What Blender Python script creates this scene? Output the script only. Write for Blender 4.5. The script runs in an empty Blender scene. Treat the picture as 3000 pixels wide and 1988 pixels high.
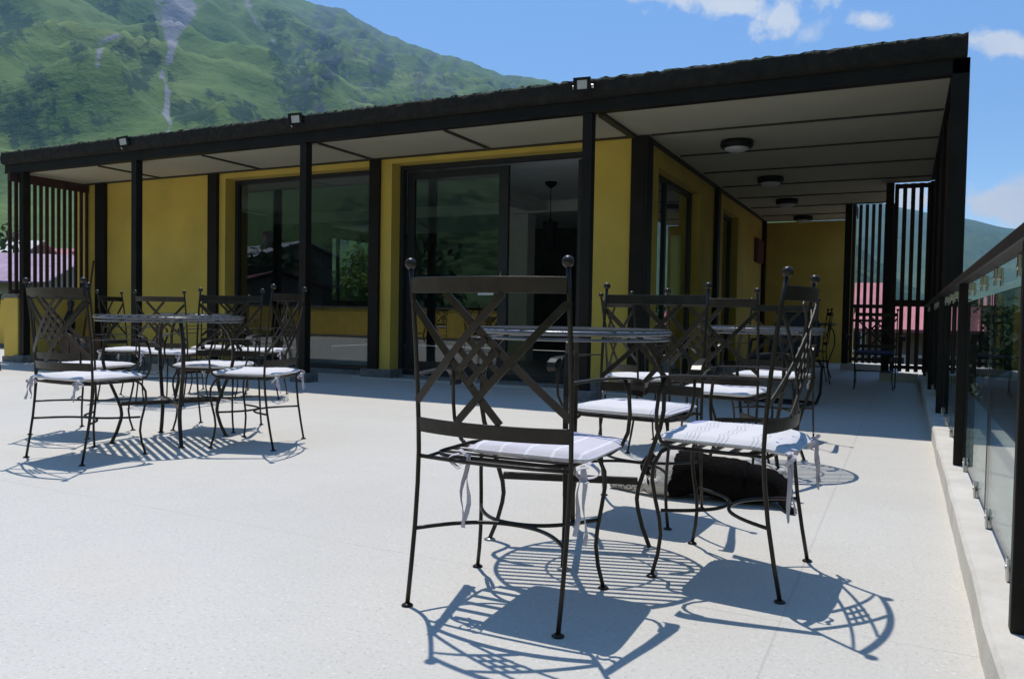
import bpy, bmesh, math, random
from math import sin, cos, pi, radians, hypot, atan2, tan
from mathutils import Vector, Matrix, noise
import numpy as np

random.seed(7)
SC = bpy.context.scene
COL = SC.collection

# ------------------------------------------------------------------ helpers
class MB:
    """collects polygons and links them as one mesh object"""
    def __init__(s): s.v = []; s.f = []; s.sm = []
    def add(s, vs, fs, smooth=False):
        o = len(s.v); s.v += [tuple(p) for p in vs]
        for f in fs: s.f.append(tuple(i + o for i in f)); s.sm.append(smooth)
        return s
    def box(s, x0, x1, y0, y1, z0, z1):
        v = [(x0,y0,z0),(x1,y0,z0),(x1,y1,z0),(x0,y1,z0),(x0,y0,z1),(x1,y0,z1),(x1,y1,z1),(x0,y1,z1)]
        return s.add(v, [(0,3,2,1),(4,5,6,7),(0,1,5,4),(1,2,6,5),(2,3,7,6),(3,0,4,7)])
    def obox(s, c, ax, ay, az, hx, hy, hz):
        c = Vector(c); ax, ay, az = Vector(ax), Vector(ay), Vector(az); v = []
        for k in (-1,1):
            for (i,j) in ((-1,-1),(1,-1),(1,1),(-1,1)):
                v.append(c + ax*hx*i + ay*hy*j + az*hz*k)
        return s.add(v, [(0,3,2,1),(4,5,6,7),(0,1,5,4),(1,2,6,5),(2,3,7,6),(3,0,4,7)])
    def tube(s, pts, r, n=8, cap=True, closed=False):
        pts = [Vector(p) for p in pts]; m = len(pts)
        rr = r if isinstance(r, (list, tuple)) else [r]*m
        vs = []; up = None
        for i, p in enumerate(pts):
            if closed: t = pts[(i+1) % m] - pts[i-1]
            else: t = pts[min(i+1, m-1)] - pts[max(i-1, 0)]
            t.normalize()
            if up is None:
                up = Vector((0,0,1)) if abs(t.z) < .9 else Vector((1,0,0))
            a = up - t*up.dot(t)
            if a.length < 1e-4: a = t.orthogonal()
            a.normalize(); up = a; b = t.cross(a)
            for k in range(n):
                q = 2*pi*k/n; vs.append(p + (a*cos(q) + b*sin(q))*rr[i])
        fs = []
        for i in range(m if closed else m-1):
            j = (i+1) % m
            for k in range(n):
                fs.append((i*n+k, i*n+(k+1)%n, j*n+(k+1)%n, j*n+k))
        s.add(vs, fs, True)
        if cap and not closed:
            o = len(s.v) - len(vs)
            s.f.append(tuple(o+k for k in reversed(range(n)))); s.sm.append(False)
            s.f.append(tuple(o+(m-1)*n+k for k in range(n))); s.sm.append(False)
        return s
    def strip(s, pts, wdirs, w, t):
        """flat bar along pts; wdirs = width direction(s), w = full width, t = thickness"""
        pts = [Vector(p) for p in pts]; m = len(pts); vs = []
        for i, p in enumerate(pts):
            d = pts[min(i+1, m-1)] - pts[max(i-1, 0)]; d.normalize()
            wd = Vector(wdirs[i] if isinstance(wdirs, list) else wdirs)
            wd = wd - d*wd.dot(d); wd.normalize(); nn = d.cross(wd)
            ww = w[i] if isinstance(w, (list, tuple)) else w
            for (a, b) in ((-1,-1),(1,-1),(1,1),(-1,1)):
                vs.append(p + wd*(ww/2*a) + nn*(t/2*b))
        fs = []
        for i in range(m-1):
            for k in range(4):
                fs.append((i*4+k, i*4+(k+1)%4, (i+1)*4+(k+1)%4, (i+1)*4+k))
        fs.append((3,2,1,0)); e = (m-1)*4; fs.append((e,e+1,e+2,e+3))
        return s.add(vs, fs, False)
    def lathe(s, prof, n=16, c=(0,0,0)):
        vs = []; cx, cy, cz = c
        for (r, z) in prof:
            for k in range(n):
                q = 2*pi*k/n; vs.append((cx + r*cos(q), cy + r*sin(q), cz + z))
        fs = []
        for i in range(len(prof)-1):
            for k in range(n):
                fs.append((i*n+k, i*n+(k+1)%n, (i+1)*n+(k+1)%n, (i+1)*n+k))
        s.add(vs, fs, True)
        o = len(s.v) - len(vs); e = o + (len(prof)-1)*n
        s.f.append(tuple(o+k for k in reversed(range(n)))); s.sm.append(False)
        s.f.append(tuple(e+k for k in range(n))); s.sm.append(False)
        return s
    def ball(s, c, r, n=14, sc=(1,1,1)):
        vs = []; fs = []; m = n//2; c = Vector(c)
        for i in range(m+1):
            th = pi*i/m
            for k in range(n):
                q = 2*pi*k/n
                vs.append((c.x + r*sc[0]*sin(th)*cos(q), c.y + r*sc[1]*sin(th)*sin(q), c.z - r*sc[2]*cos(th)))
        for i in range(m):
            for k in range(n):
                fs.append((i*n+k, i*n+(k+1)%n, (i+1)*n+(k+1)%n, (i+1)*n+k))
        return s.add(vs, fs, True)
    def build(s, name, m, parent=None, bevel=0, loc=None):
        me = bpy.data.meshes.new(name); me.from_pydata(s.v, [], s.f)
        me.polygons.foreach_set('use_smooth', s.sm); me.update()
        o = bpy.data.objects.new(name, me); COL.objects.link(o)
        if m is not None: me.materials.append(m)
        if parent is not None: o.parent = parent
        if loc is not None: o.location = loc
        if bevel:
            b = o.modifiers.new('bevel', 'BEVEL'); b.width = bevel; b.segments = 2; b.limit_method = 'ANGLE'
        return o

def thing(name, label, cat, loc=(0,0,0), rz=0, group=None):
    o = bpy.data.objects.new(name, None); COL.objects.link(o)
    o.empty_display_size = .1; o.location = loc; o.rotation_euler = (0,0,rz)
    o['label'] = label; o['category'] = cat
    if group: o['group'] = group
    return o
def tag(o, label, cat, group=None, kind=None):
    o['label'] = label; o['category'] = cat
    if group: o['group'] = group
    if kind: o['kind'] = kind
    return o
def struct(o): o['kind'] = 'structure'; return o
def copy_tree(o, parent=None):
    c = o.copy(); COL.objects.link(c)
    if parent is not None: c.parent = parent
    for ch in list(o.children): copy_tree(ch, c)
    return c

# ------------------------------------------------------------------ materials
def new_mat(name):
    m = bpy.data.materials.new(name); m.use_nodes = True
    nt = m.node_tree
    return m, nt, nt.nodes['Principled BSDF']
class G:
    """tiny node-graph helper"""
    def __init__(s, nt): s.nt = nt
    def n(s, typ, **kw):
        x = s.nt.nodes.new(typ)
        for k, v in kw.items():
            if k.startswith('i_'):
                x.inputs[k[2:].replace('_', ' ')].default_value = v
            else: setattr(x, k, v)
        return x
    def l(s, a, b): s.nt.links.new(a, b)
    def math(s, op, a, b=None, clamp=False):
        x = s.nt.nodes.new('ShaderNodeMath'); x.operation = op; x.use_clamp = clamp
        for i, q in enumerate((a, b)):
            if q is None: continue
            if isinstance(q, (int, float)): x.inputs[i].default_value = q
            else: s.l(q, x.inputs[i])
        return x.outputs[0]
    def vmath(s, op, a, b=None):
        x = s.nt.nodes.new('ShaderNodeVectorMath'); x.operation = op
        for i, q in enumerate((a, b)):
            if q is None: continue
            if isinstance(q, (tuple, list)): x.inputs[i].default_value = q
            else: s.l(q, x.inputs[i])
        return x
    def noise(s, vec, scale, detail=4, rough=.55):
        x = s.n('ShaderNodeTexNoise'); x.inputs['Scale'].default_value = scale
        x.inputs['Detail'].default_value = detail; x.inputs['Roughness'].default_value = rough
        if vec is not None: s.l(vec, x.inputs['Vector'])
        return x.outputs['Fac']
    def ramp(s, f, stops):
        x = s.n('ShaderNodeValToRGB'); e = x.color_ramp.elements
        while len(e) < len(stops): e.new(.5)
        for i, (p, c) in enumerate(stops):
            e[i].position = p; e[i].color = (*c, 1) if len(c) == 3 else c
        s.l(f, x.inputs[0]); return x.outputs[0]
    def mix(s, f, a, b):
        x = s.nt.nodes.new('ShaderNodeMix'); x.data_type = 'RGBA'
        for i, q in ((0, f), (6, a), (7, b)):
            if isinstance(q, (int, float)): x.inputs[i].default_value = q
            elif isinstance(q, tuple): x.inputs[i].default_value = (*q, 1) if len(q) == 3 else q
            else: s.l(q, x.inputs[i])
        return x.outputs[2]
    def bump(s, h, strength, dist=.01):
        x = s.n('ShaderNodeBump'); x.inputs['Strength'].default_value = strength
        x.inputs['Distance'].default_value = dist; s.l(h, x.inputs['Height']); return x.outputs[0]

def plain(name, col, rough=.6, metal=0., var=.12, scale=6., bump=0., bscale=60., spec=.5):
    m, nt, p = new_mat(name); g = G(nt)
    co = g.n('ShaderNodeTexCoord').outputs['Object']
    f = g.noise(co, scale)
    lo = tuple(c*(1-var) for c in col); hi = tuple(min(1, c*(1+var)) for c in col)
    g.l(g.ramp(f, [(.3, lo), (.7, hi)]), p.inputs['Base Color'])
    p.inputs['Roughness'].default_value = rough; p.inputs['Metallic'].default_value = metal
    p.inputs['Specular IOR Level'].default_value = spec
    if bump:
        g.l(g.bump(g.noise(co, bscale), bump), p.inputs['Normal'])
    return m

M = {}
M['iron'] = plain('wrought_iron', (.021,.0155,.009), rough=.36, var=.35, scale=25, bump=.06, bscale=140, spec=.33)
M['tabletop'] = plain('table_iron', (.085,.09,.10), rough=.27, var=.25, scale=30, bump=.08, bscale=120, spec=1.0)
M['post'] = plain('brown_black_steel', (.0115,.0085,.0062), rough=.5, var=.35, scale=4, bump=.05, bscale=40, spec=.22)
M['slat'] = plain('stained_slat_wood', (.045,.018,.012), rough=.6, var=.35, scale=8, bump=.1, bscale=50)
M['soffit'] = plain('soffit_board', (.47,.43,.315), rough=.75, var=.06, scale=1.3, bump=.02, bscale=80)
M['batten'] = plain('soffit_batten', (.035,.028,.018), rough=.6)
M['yellow'] = plain('yellow_render', (.655,.462,.085), rough=.85, var=.11, scale=1.7, bump=.2, bscale=160)
M['stone'] = plain('plinth_stone', (.17,.165,.16), rough=.9, var=.35, scale=14, bump=.5, bscale=50)
M['grey'] = plain('interior_plaster', (.74,.74,.73), rough=.9, var=.05)
M['dark_in'] = plain('interior_dark_panel', (.07,.065,.06), rough=.7, var=.3)
M['int_floor'] = plain('interior_floor', (.28,.27,.25), rough=.35, var=.2)
M['frame'] = plain('anthracite_window_frame', (.016,.018,.022), rough=.4, var=.2)
M['black'] = plain('black_plastic', (.010,.010,.010), rough=.5, var=.2, spec=.25)
M['lampglass'] = plain('lamp_diffuser', (.55,.55,.54), rough=.35, var=.02)
M['steel'] = plain('clamp_steel', (.55,.54,.5), rough=.3, metal=.9, var=.1)
M['card'] = plain('cardboard', (.23,.13,.085), rough=.85, var=.15)
M['stickwood'] = plain('red_brown_wood', (.14,.055,.03), rough=.7)
M['paper'] = plain('paper_white', (.75,.75,.74), rough=.7, var=.03)
M['tie'] = plain('cushion_tie_cloth', (.52,.49,.53), rough=.9, var=.1)
M['rail'] = plain('handrail_brown', (.024,.017,.013), rough=.45, var=.25, spec=.25)
M['capstone'] = plain('cap_stone', (.6,.59,.56), rough=.85, var=.08)

def floor_mat():
    m, nt, p = new_mat('terrazzo_concrete'); g = G(nt)
    co = g.n('ShaderNodeTexCoord').outputs['Object']
    big = g.noise(co, .55, 5, .6); mid = g.noise(co, 4.5, 5, .65); fine = g.noise(co, 85, 6, .8)
    col = g.ramp(big, [(.25, (.555,.525,.46)), (.5, (.62,.59,.52)), (.75, (.68,.645,.565))])
    col = g.mix(g.math('MULTIPLY', g.math('SUBTRACT', mid, .45, True), .8, True), col, (.52,.495,.44))
    vor = g.n('ShaderNodeTexVoronoi'); vor.inputs['Scale'].default_value = 95; g.l(co, vor.inputs['Vector'])
    chip = g.math('LESS_THAN', vor.outputs['Distance'], .34)
    cc = g.n('ShaderNodeSeparateColor'); g.l(vor.outputs['Color'], cc.inputs[0])
    chip = g.math('MULTIPLY', chip, g.math('GREATER_THAN', cc.outputs[0], .55))
    tone = g.ramp(cc.outputs[1], [(0, (.28,.27,.25)), (.5, (.50,.49,.47)), (1, (.9,.89,.87))])
    col = g.mix(g.math('MULTIPLY', chip, .42), col, tone)
    col = g.mix(g.math('MULTIPLY', g.math('SUBTRACT', fine, .47, True), 2.2, True), col, (.40,.375,.33))
    # a few rusty / damp stains
    st = g.noise(co, 1.1, 3, .5)
    col = g.mix(g.math('MULTIPLY', g.math('SUBTRACT', st, .60, True), 1.3, True), col, (.62,.50,.38))
    # joints cast in the slab
    sp = g.n('ShaderNodeSeparateXYZ'); g.l(co, sp.inputs[0])
    wob = g.math('MULTIPLY', g.math('SUBTRACT', g.noise(co, 3, 2), .5), .012)
    jx = g.math('ABSOLUTE', g.math('ADD', g.math('SUBTRACT', g.math('PINGPONG', g.math('ADD', sp.outputs[0], .27+20.4), 1.7), 0), wob))
    jx = g.math('LESS_THAN', jx, .0035)
    jy = g.math('ABSOLUTE', g.math('ADD', g.math('PINGPONG', g.math('ADD', sp.outputs[1], 20.4-2.17), 1.7), wob))
    jy = g.math('LESS_THAN', jy, .0035)
    col = g.mix(g.math('MULTIPLY', g.math('MAXIMUM', jx, jy), .24), col, (.25,.245,.24))
    g.l(col, p.inputs['Base Color']); p.inputs['Roughness'].default_value = .62
    h = g.math('ADD', g.math('MULTIPLY', fine, .6), g.math('MULTIPLY', g.noise(co, 40, 4), .5))
    g.l(g.bump(h, .4, .008), p.inputs['Normal'])
    return m
M['floor'] = floor_mat()
M['curb'] = plain('curb_concrete', (.64,.60,.52), rough=.85, var=.13, scale=5, bump=.35, bscale=90)

def glass_mat(name, tint, strength=1.0):
    """thin pane: transparent body with a Schlick mirror on both faces"""
    m = bpy.data.materials.new(name); m.use_nodes = True; nt = m.node_tree; nt.nodes.clear(); g = G(nt)
    out = g.n('ShaderNodeOutputMaterial'); geo = g.n('ShaderNodeNewGeometry')
    d = g.vmath('DOT_PRODUCT', geo.outputs['Incoming'], geo.outputs['Normal']).outputs['Value']
    c = g.math('SUBTRACT', 1.0, g.math('ABSOLUTE', d), True)
    f = g.math('ADD', g.math('MULTIPLY', g.math('POWER', c, 5.0), .93*strength), .045*strength, True)
    tr = g.n('ShaderNodeBsdfTransparent'); tr.inputs[0].default_value = (*tint, 1)
    gl = g.n('ShaderNodeBsdfGlossy'); gl.inputs['Roughness'].default_value = .004
    mx = g.n('ShaderNodeMixShader'); g.l(f, mx.inputs[0]); g.l(tr.outputs[0], mx.inputs[1]); g.l(gl.outputs[0], mx.inputs[2])
    g.l(mx.outputs[0], out.inputs[0]); return m
M['winglass'] = glass_mat('window_glass', (.74,.80,.78), 2.1)
M['railglass'] = glass_mat('railing_glass', (.86,.93,.91), .8)

def moss_mat():
    m, nt, p = new_mat('tar_and_moss_edge'); g = G(nt)
    co = g.n('ShaderNodeTexCoord').outputs['Object']
    a = g.noise(co, 9, 6, .7); b = g.noise(co, 70, 4, .7)
    col = g.ramp(a, [(.3, (.010,.009,.007)), (.55, (.022,.018,.012)), (.72, (.045,.033,.018))])
    col = g.mix(g.math('GREATER_THAN', b, .69), col, (.13,.11,.07))
    geo = g.n('ShaderNodeNewGeometry'); sz = g.n('ShaderNodeSeparateXYZ'); g.l(geo.outputs['Position'], sz.inputs[0])
    top = g.math('MULTIPLY', g.math('GREATER_THAN', sz.outputs[2], 2.945), g.math('GREATER_THAN', g.noise(co, 30, 3), .45))  # gravel and moss on top, coloured paler to give a sunlit rim
    col = g.mix(top, col, (.24,.25,.17))
    g.l(col, p.inputs['Base Color']); p.inputs['Roughness'].default_value = .95
    g.l(g.bump(b, .9, .02), p.inputs['Normal']); return m
M['moss'] = moss_mat()

def cushion_mat(name, kind):
    m, nt, p = new_mat(name); g = G(nt)
    co = g.n('ShaderNodeTexCoord').outputs['Object']
    sp = g.n('ShaderNodeSeparateXYZ'); g.l(co, sp.inputs[0]); x, y = sp.outputs[0], sp.outputs[1]
    cloth = g.noise(co, 900, 2, .6)
    base = (.74,.73,.74) if kind != 'lilac' else (.66,.635,.68)
    col = g.mix(g.math('MULTIPLY', cloth, .25), base, tuple(c*.86 for c in base))
    def band(coord, pitch, duty, lo, hi):
        fr = g.math('FRACT', g.math('MULTIPLY', coord, 1/pitch))
        b = g.math('LESS_THAN', fr, duty)
        return g.math('MULTIPLY', g.math('MULTIPLY', b, g.math('GREATER_THAN', coord, lo)), g.math('LESS_THAN', coord, hi))
    if kind == 'lilac':
        col = g.mix(g.math('MULTIPLY', band(x, .075, .12, -1, 1), .9), col, (.82,.82,.84))
        col = g.mix(band(y, .022, .34, .08, .4), col, (.10,.15,.36))
        col = g.mix(g.math('MULTIPLY', band(x, .19, .22, .05, .12), .7), col, (.25,.33,.60))
    elif kind == 'wave':
        wx = g.math('ADD', y, g.math('MULTIPLY', g.math('SINE', g.math('MULTIPLY', x, 60)), .006))
        for lo in (-.12, -.02, .07):
            col = g.mix(g.math('MULTIPLY', band(wx, .0125, .28, lo, lo+.045), .75), col, (.40,.40,.43))
        # blue oval at the front corner with white stripes, small blue motifs
        dx = g.math('MULTIPLY', g.math('SUBTRACT', x, .13), 1/.055); dy = g.math('MULTIPLY', g.math('SUBTRACT', y, .165), 1/.03)
        ov = g.math('LESS_THAN', g.math('ADD', g.math('MULTIPLY', dx, dx), g.math('MULTIPLY', dy, dy)), 1.0)
        ov = g.math('MULTIPLY', ov, g.math('GREATER_THAN', g.math('FRACT', g.math('MULTIPLY', x, 60)), .3))
        col = g.mix(ov, col, (.14,.20,.50))
        mo = g.math('MULTIPLY', g.math('GREATER_THAN', g.noise(co, 45, 2), .66), g.math('LESS_THAN', y, -.14))
        col = g.mix(mo, col, (.20,.23,.42))
    elif kind == 'edge':
        col = g.mix(g.math('MULTIPLY', band(x, .014, .3, -.3, -.13), .8), col, (.36,.38,.52))
        col = g.mix(g.math('MULTIPLY', band(x, .014, .3, .15, .3), .5), col, (.45,.46,.55))
    elif kind == 'faint':
        col = g.mix(g.math('MULTIPLY', band(y, .03, .12, -.2, .25), .5), col, (.50,.50,.58))
    elif kind == 'dark':
        col = g.mix(g.math('MULTIPLY', cloth, .3), (.12,.12,.28), (.2,.2,.4))
    g.l(col, p.inputs['Base Color']); p.inputs['Roughness'].default_value = .9
    p.inputs['Specular IOR Level'].default_value = .15
    g.l(g.bump(g.math('ADD', g.math('MULTIPLY', g.noise(co, 14, 3), 1.0), g.math('MULTIPLY', cloth, .15)), .5, .012), p.inputs['Normal'])
    return m
for k in ('lilac','wave','edge','faint','plain','dark'): M['cush_'+k] = cushion_mat('cushion_'+k, k)

# ------------------------------------------------------------------ camera
YAW, PITCH, ROLL, F = radians(26.439), radians(-1.827), radians(-1.016), 2307.4
def cam_axes():
    f = Vector((-sin(YAW), cos(YAW), 0)); r = Vector((cos(YAW), sin(YAW), 0)); d = Vector((0,0,-1))
    f2 = f*cos(PITCH) - d*sin(PITCH); d2 = d*cos(PITCH) + f*sin(PITCH)
    return r*cos(ROLL) + d2*sin(ROLL), d2*cos(ROLL) - r*sin(ROLL), f2
CR, CD, CF = cam_axes()
cam = bpy.data.cameras.new('camera'); cam.sensor_width = 36; cam.lens = F/3000*36
cam.clip_start = .05; cam.clip_end = 9000
co_ = bpy.data.objects.new('camera', cam); COL.objects.link(co_)
mt = Matrix.Identity(4)
for i in range(3):
    mt[i][0] = CR[i]; mt[i][1] = -CD[i]; mt[i][2] = -CF[i]
mt[2][3] = .8
co_.matrix_world = mt; SC.camera = co_
def project(p):
    q = Vector(p) - Vector((0,0,.8)); z = q.dot(CF)
    return (1500 + F*q.dot(CR)/z, 994 + F*q.dot(CD)/z) if z > .01 else (-9999, -9999)

#SUN_AND_SKY
SUN_TO = Vector((-.266, .285, 1.0)).normalized()      # towards the sun
sun = bpy.data.lights.new('sun', 'SUN'); sun.energy = 4.35; sun.angle = radians(.53); sun.color = (1.0, .955, .90)
so = bpy.data.objects.new('sun', sun); COL.objects.link(so)
so.rotation_euler = SUN_TO.to_track_quat('Z', 'Y').to_euler()
W = bpy.data.worlds.new('World'); SC.world = W; W.use_nodes = True
wnt = W.node_tree; wg = G(wnt); bg = wnt.nodes['Background']
sky = wg.n('ShaderNodeTexSky'); sky.sky_type = 'NISHITA'; sky.sun_disc = False
sky.sun_elevation = math.asin(SUN_TO.z); sky.sun_rotation = atan2(SUN_TO.x, SUN_TO.y)
sky.altitude = 1750; sky.air_density = 1.0; sky.dust_density = .25; sky.ozone_density = 1.6
wco = wg.n('ShaderNodeTexCoord').outputs['Generated']
wn = wg.vmath('NORMALIZE', wco).outputs[0]
fb1 = wg.noise(wn, 26, 9, .62); fb2 = wg.noise(wn, 7, 5, .55)
def cloud(d, sx, sz, tilt=0., gain=1.):
    d = Vector(d).normalized(); r = Vector((d.y, -d.x, 0)).normalized(); u = r.cross(d)
    r2 = r*cos(tilt) + u*sin(tilt); u2 = u*cos(tilt) - r*sin(tilt)
    df = wg.vmath('SUBTRACT', wn, tuple(d)).outputs[0]
    a = wg.vmath('DOT_PRODUCT', df, tuple(r2/sx)).outputs['Value']; b = wg.vmath('DOT_PRODUCT', df, tuple(u2/sz)).outputs['Value']
    c = wg.vmath('DOT_PRODUCT', wn, tuple(d)).outputs['Value']
    q = wg.math('SQRT', wg.math('ADD', wg.math('MULTIPLY', a, a), wg.math('MULTIPLY', b, b)))
    m = wg.math('SUBTRACT', 1.0, q)
    m = wg.math('ADD', m, wg.math('MULTIPLY', wg.math('SUBTRACT', fb1, .5), 3.4))
    m = wg.math('MULTIPLY', m, 1.7*gain, True)
    return wg.math('MULTIPLY', m, wg.math('GREATER_THAN', c, 0.0))
cl = None
for args in (((-.190,.915,.366), .105, .026, -.12), ((-.138,.932,.337), .028, .022, .3), ((-.0409,.945,.3243), .026, .010, -.1, .7),
             ((-.103,.943,.318), .022, .012, .5, .45), ((.093,.954,.281), .040, .014, -.35), ((.20,.955,.25), .05, .02, -.3),
             ((.088,.988,.128), .060, .030, 0), ((-.01,.99,.130), .045, .022, 0), ((.26,.95,.14), .12, .035, 0), ((-.29,.885,.367), .02, .008, 0, .5),
             ((-.9,-.3,.45), .2, .06, 0), ((.3,-.85,.5), .22, .07, 0), ((.85,.2,.5), .2, .06, 0)):
    c = cloud(*args); cl = c if cl is None else wg.math('MAXIMUM', cl, c)
shade = wg.ramp(fb2, [(.35, (5.6,6.1,6.9)), (.62, (7.2,7.2,7.1))])
hs = wg.n('ShaderNodeHueSaturation'); hs.inputs['Saturation'].default_value = 1.14; hs.inputs['Value'].default_value = 1.42
wg.l(sky.outputs[0], hs.inputs['Color'])
wg.l(wg.mix(cl, hs.outputs[0], shade), bg.inputs[0]); bg.inputs[1].default_value = .15

# ------------------------------------------------------------------ terrace
b = MB(); b.box(-17, .62, -3.4, 16.4, -.35, 0.0); fl = struct(b.build('terrace_floor', M['floor']))
b = MB()
def curb_run(bm):
    # inner curb along the railing with a slightly worn, uneven edge
    n = 90
    vs = []
    for i in range(n+1):
        y = -7 + (11.72+7)*i/n
        w = .006*noise.noise((y*2.1, 0, 0)) + .004*noise.noise((y*7, 3, 0)); h = .004*noise.noise((y*3, 9, 0))
        vs += [(.188+w, y, -.02), (.19+w*1.6, y, .088+h), (.200+w, y, .100+h), (.60, y, .102), (.60, y, -.3)]
    fs = []
    for i in range(n):
        for k in range(4):
            fs.append((i*5+k, i*5+k+1, (i+1)*5+k+1, (i+1)*5+k))
    fs += [(0,4,3,2,1), tuple(n*5+k for k in range(5))]
    bm.add(vs, fs)
curb_run(b)
struct(b.build('curb', M['curb']))
b = MB(); b.box(-.28, .187, 11.66, 11.9, -.02, .098); b.box(-.9, -.282, 13.66, 13.9, -.02, .098); struct(b.build('curb', M['curb']))

# ------------------------------------------------------------------ building
YP, YW, XC = 6.85, 7.95, -2.47
ZB, ZS = 2.665, 2.672
bld = thing('cafe_building', 'long low yellow cafe building with dark posts and a rough flat roof edge', 'building', (-6, 7, 0))
OFF = Vector((-6, 7, 0))
def part(mb, name, mat, parent=None, bevel=0):
    """build in world coordinates and hang under the building"""
    o = mb.build(name, mat, parent if parent is not None else bld, bevel)
    if parent is None: o.location = -OFF
    return o
# walls
b = MB()
def wall(*a): b.box(*a)
ZT = 2.655
wall(-11.5, -8.38, YW, 8.2, .10, ZT)
wall(-5.93, -5.62, YW, 8.2, .10, ZT)
wall(-8.38, -5.93, YW, 8.2, 2.585, ZT)
wall(-5.62, -3.08, YW, 8.2, 2.60, ZT)
wall(-3.08, XC, YW, 8.2, .10, ZT)
# corridor side
wall(-2.72, XC, 8.2, 8.53, .10, ZT); wall(-2.72, XC, 8.53, 10.53, 2.45, ZT); wall(-2.72, XC, 10.53, 12.0, .10, ZT)
wall(-2.72, XC, 12.0, 13.2, 2.44, ZT); wall(-2.72, XC, 13.2, 15.9, .10, ZT)
wall(-2.72, -.85, 15.9, 16.15, 0, ZT)                 # end of the corridor
part(b, 'wall', M['yellow'])
# plinth
for bx in ((-11.5, -8.30, 7.88, 8.22, -.02, .10), (-6.0, -5.55, 7.86, 8.22, -.02, .10), (-3.12, -2.40, 7.87, 8.219, -.02, .10),
           (-2.74, -2.42, 8.221, 8.6, -.02, .10), (-2.74, -2.42, 10.45, 12.06, -.02, .10), (-2.74, -2.42, 13.14, 15.88, -.02, .10),
           (-8.298, -6.002, 8.02, 8.21, -.02, .055), (-5.548, -3.122, 8.02, 8.21, -.02, .035)):
    b = MB(); b.box(*bx); part(b, 'plinth', M['stone'], bevel=.008)
# free-standing posts on stone blocks
def post(x, y, w=.095, z0=.10, z1=ZB, d=None):
    d = d or w
    q = MB(); q.box(x, x+w, y, y+d, z0, z1); return part(q, 'post', M['post'], bevel=.004)
def block(x, y, w=.095):
    q = MB(); q.box(x-.07, x+w+.07, y-.06, y+w+.06, -.02, .102); return part(q, 'post_block', M['stone'], bevel=.012)
for x in (-11.17, -8.857, -6.09, -2.717):
    post(x, YP); block(x, YP)
post(.268, YP, .118, .102, 2.785)
for y in (8.45, 10.15): post(.275, y, .10, .102, ZB)
post(.262, 11.86, .11, .102, ZB)
post(-.27, 11.86, .10, .10, ZB); post(-.90, 13.80, .10, .10, ZB)
# posts standing proud of the walls
for x, w in ((-11.02, .22), (-8.66, .17), (-5.92, .145), (-2.585, .15)):
    q = MB(); q.box(x, x+w, YW-.055, YW-.003, .103, 2.657); part(q, 'wall_post', M['post'], bevel=.004)
for y, w in ((7.90, .2), (11.36, .16), (15.55, .18)):
    q = MB(); q.box(XC+.003, XC+.065, y, y+w, .103, 2.657); part(q, 'wall_post', M['post'], bevel=.004)
# beams, soffit, roof
b = MB(); b.box(-11.5, .386, YP, YP+.10, ZB+.003, 2.785); b.box(.262, .386, YP+.102, 11.97, ZB+.02, 2.785); b.box(-11.5, -11.38, YP+.102, 8.2, ZB+.003, 2.785)
part(b, 'beam', M['post'], bevel=.004)
b = MB()
b.box(-11.38, XC, YP+.10, YW+.02, ZS, 2.70); b.box(XC, .262, YP+.10, 11.95, ZS, 2.70); b.box(XC, -.2, 11.95, 13.85, ZS, 2.70); b.box(XC, -.83, 13.85, 15.9, ZS, 2.70)
part(b, 'soffit', M['soffit'])
def batten(*a):
    q = MB(); q.box(*a); part(q, 'soffit_batten', M['batten'])
for x in (-9.62, -7.71, -5.9, -4.26): batten(x-.022, x+.022, YP+.10, YW-.004, ZS-.016, ZS-.002)
batten(-2.60, -2.53, YP+.10, YW-.06, ZS-.03, ZS-.002)
for y, x1 in ((7.93,.255), (9.09,.255), (10.27,.255), (11.45,.255), (12.6,-.21), (13.78,-.21), (14.9,-.84)):
    batten(-2.38, x1, y-.02, y+.02, ZS-.014, ZS-.002)
batten(XC+.002, XC+.05, 8.12, 15.5, ZS-.03, ZS-.003)
batten(-11.38, -2.62, YW-.05, YW-.005, ZS-.014, ZS-.003)
b = MB(); b.box(-11.42, .26, YP+.06, 11.95, 2.705, 2.90); b.box(-11.42, -.2, 11.952, 13.85, 2.705, 2.90); b.box(-11.42, -.83, 13.852, 16.2, 2.705, 2.90)
part(b, 'roof', M['moss'])
# rough mossy tar edge on top of the beam
def rough_edge(p0, p1, outward, name, seed):
    p0, p1 = Vector(p0), Vector(p1); L = (p1-p0).length; n = int(L*26); q = MB(); d = (p1-p0)/L; o = Vector(outward)
    rnd = random.Random(seed); vs = []
    prof = [(.0,.0),(.035,.01),(.048,.045),(.05,.09),(.048,.14),(.04,.172),(-.03,.176),(-.14,.16),(-.14,.0)]
    for i in range(n+1):
        p = p0 + d*(L*i/n)
        lump = .006*noise.noise((i*.045+seed, 1, 0)) + .007*noise.noise((i*.5, seed, 2)) + rnd.uniform(-.006,.006)
        for k, (a, z) in enumerate(prof):
            j = 0 if k in (0, 8) else 1
            vs.append(p + o*(a + j*(rnd.uniform(-.006,.006) + .006*noise.noise((i*.3, k*.9, seed)))) + Vector((0,0,z + j*(rnd.uniform(-.006,.008) + (lump if z > .1 else 0)))))
    m = len(prof); fs = []
    for i in range(n):
        for k in range(m): fs.append((i*m+k, (i+1)*m+k, (i+1)*m+(k+1)%m, i*m+(k+1)%m))
    fs += [tuple(reversed(range(m))), tuple(n*m+k for k in range(m))]
    q.add(vs, fs); part(q, name, M['moss'])
rough_edge((-11.52, YP, 2.787), (.365, YP, 2.787), (0,-1,0), 'roof_edge', 3)
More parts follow.
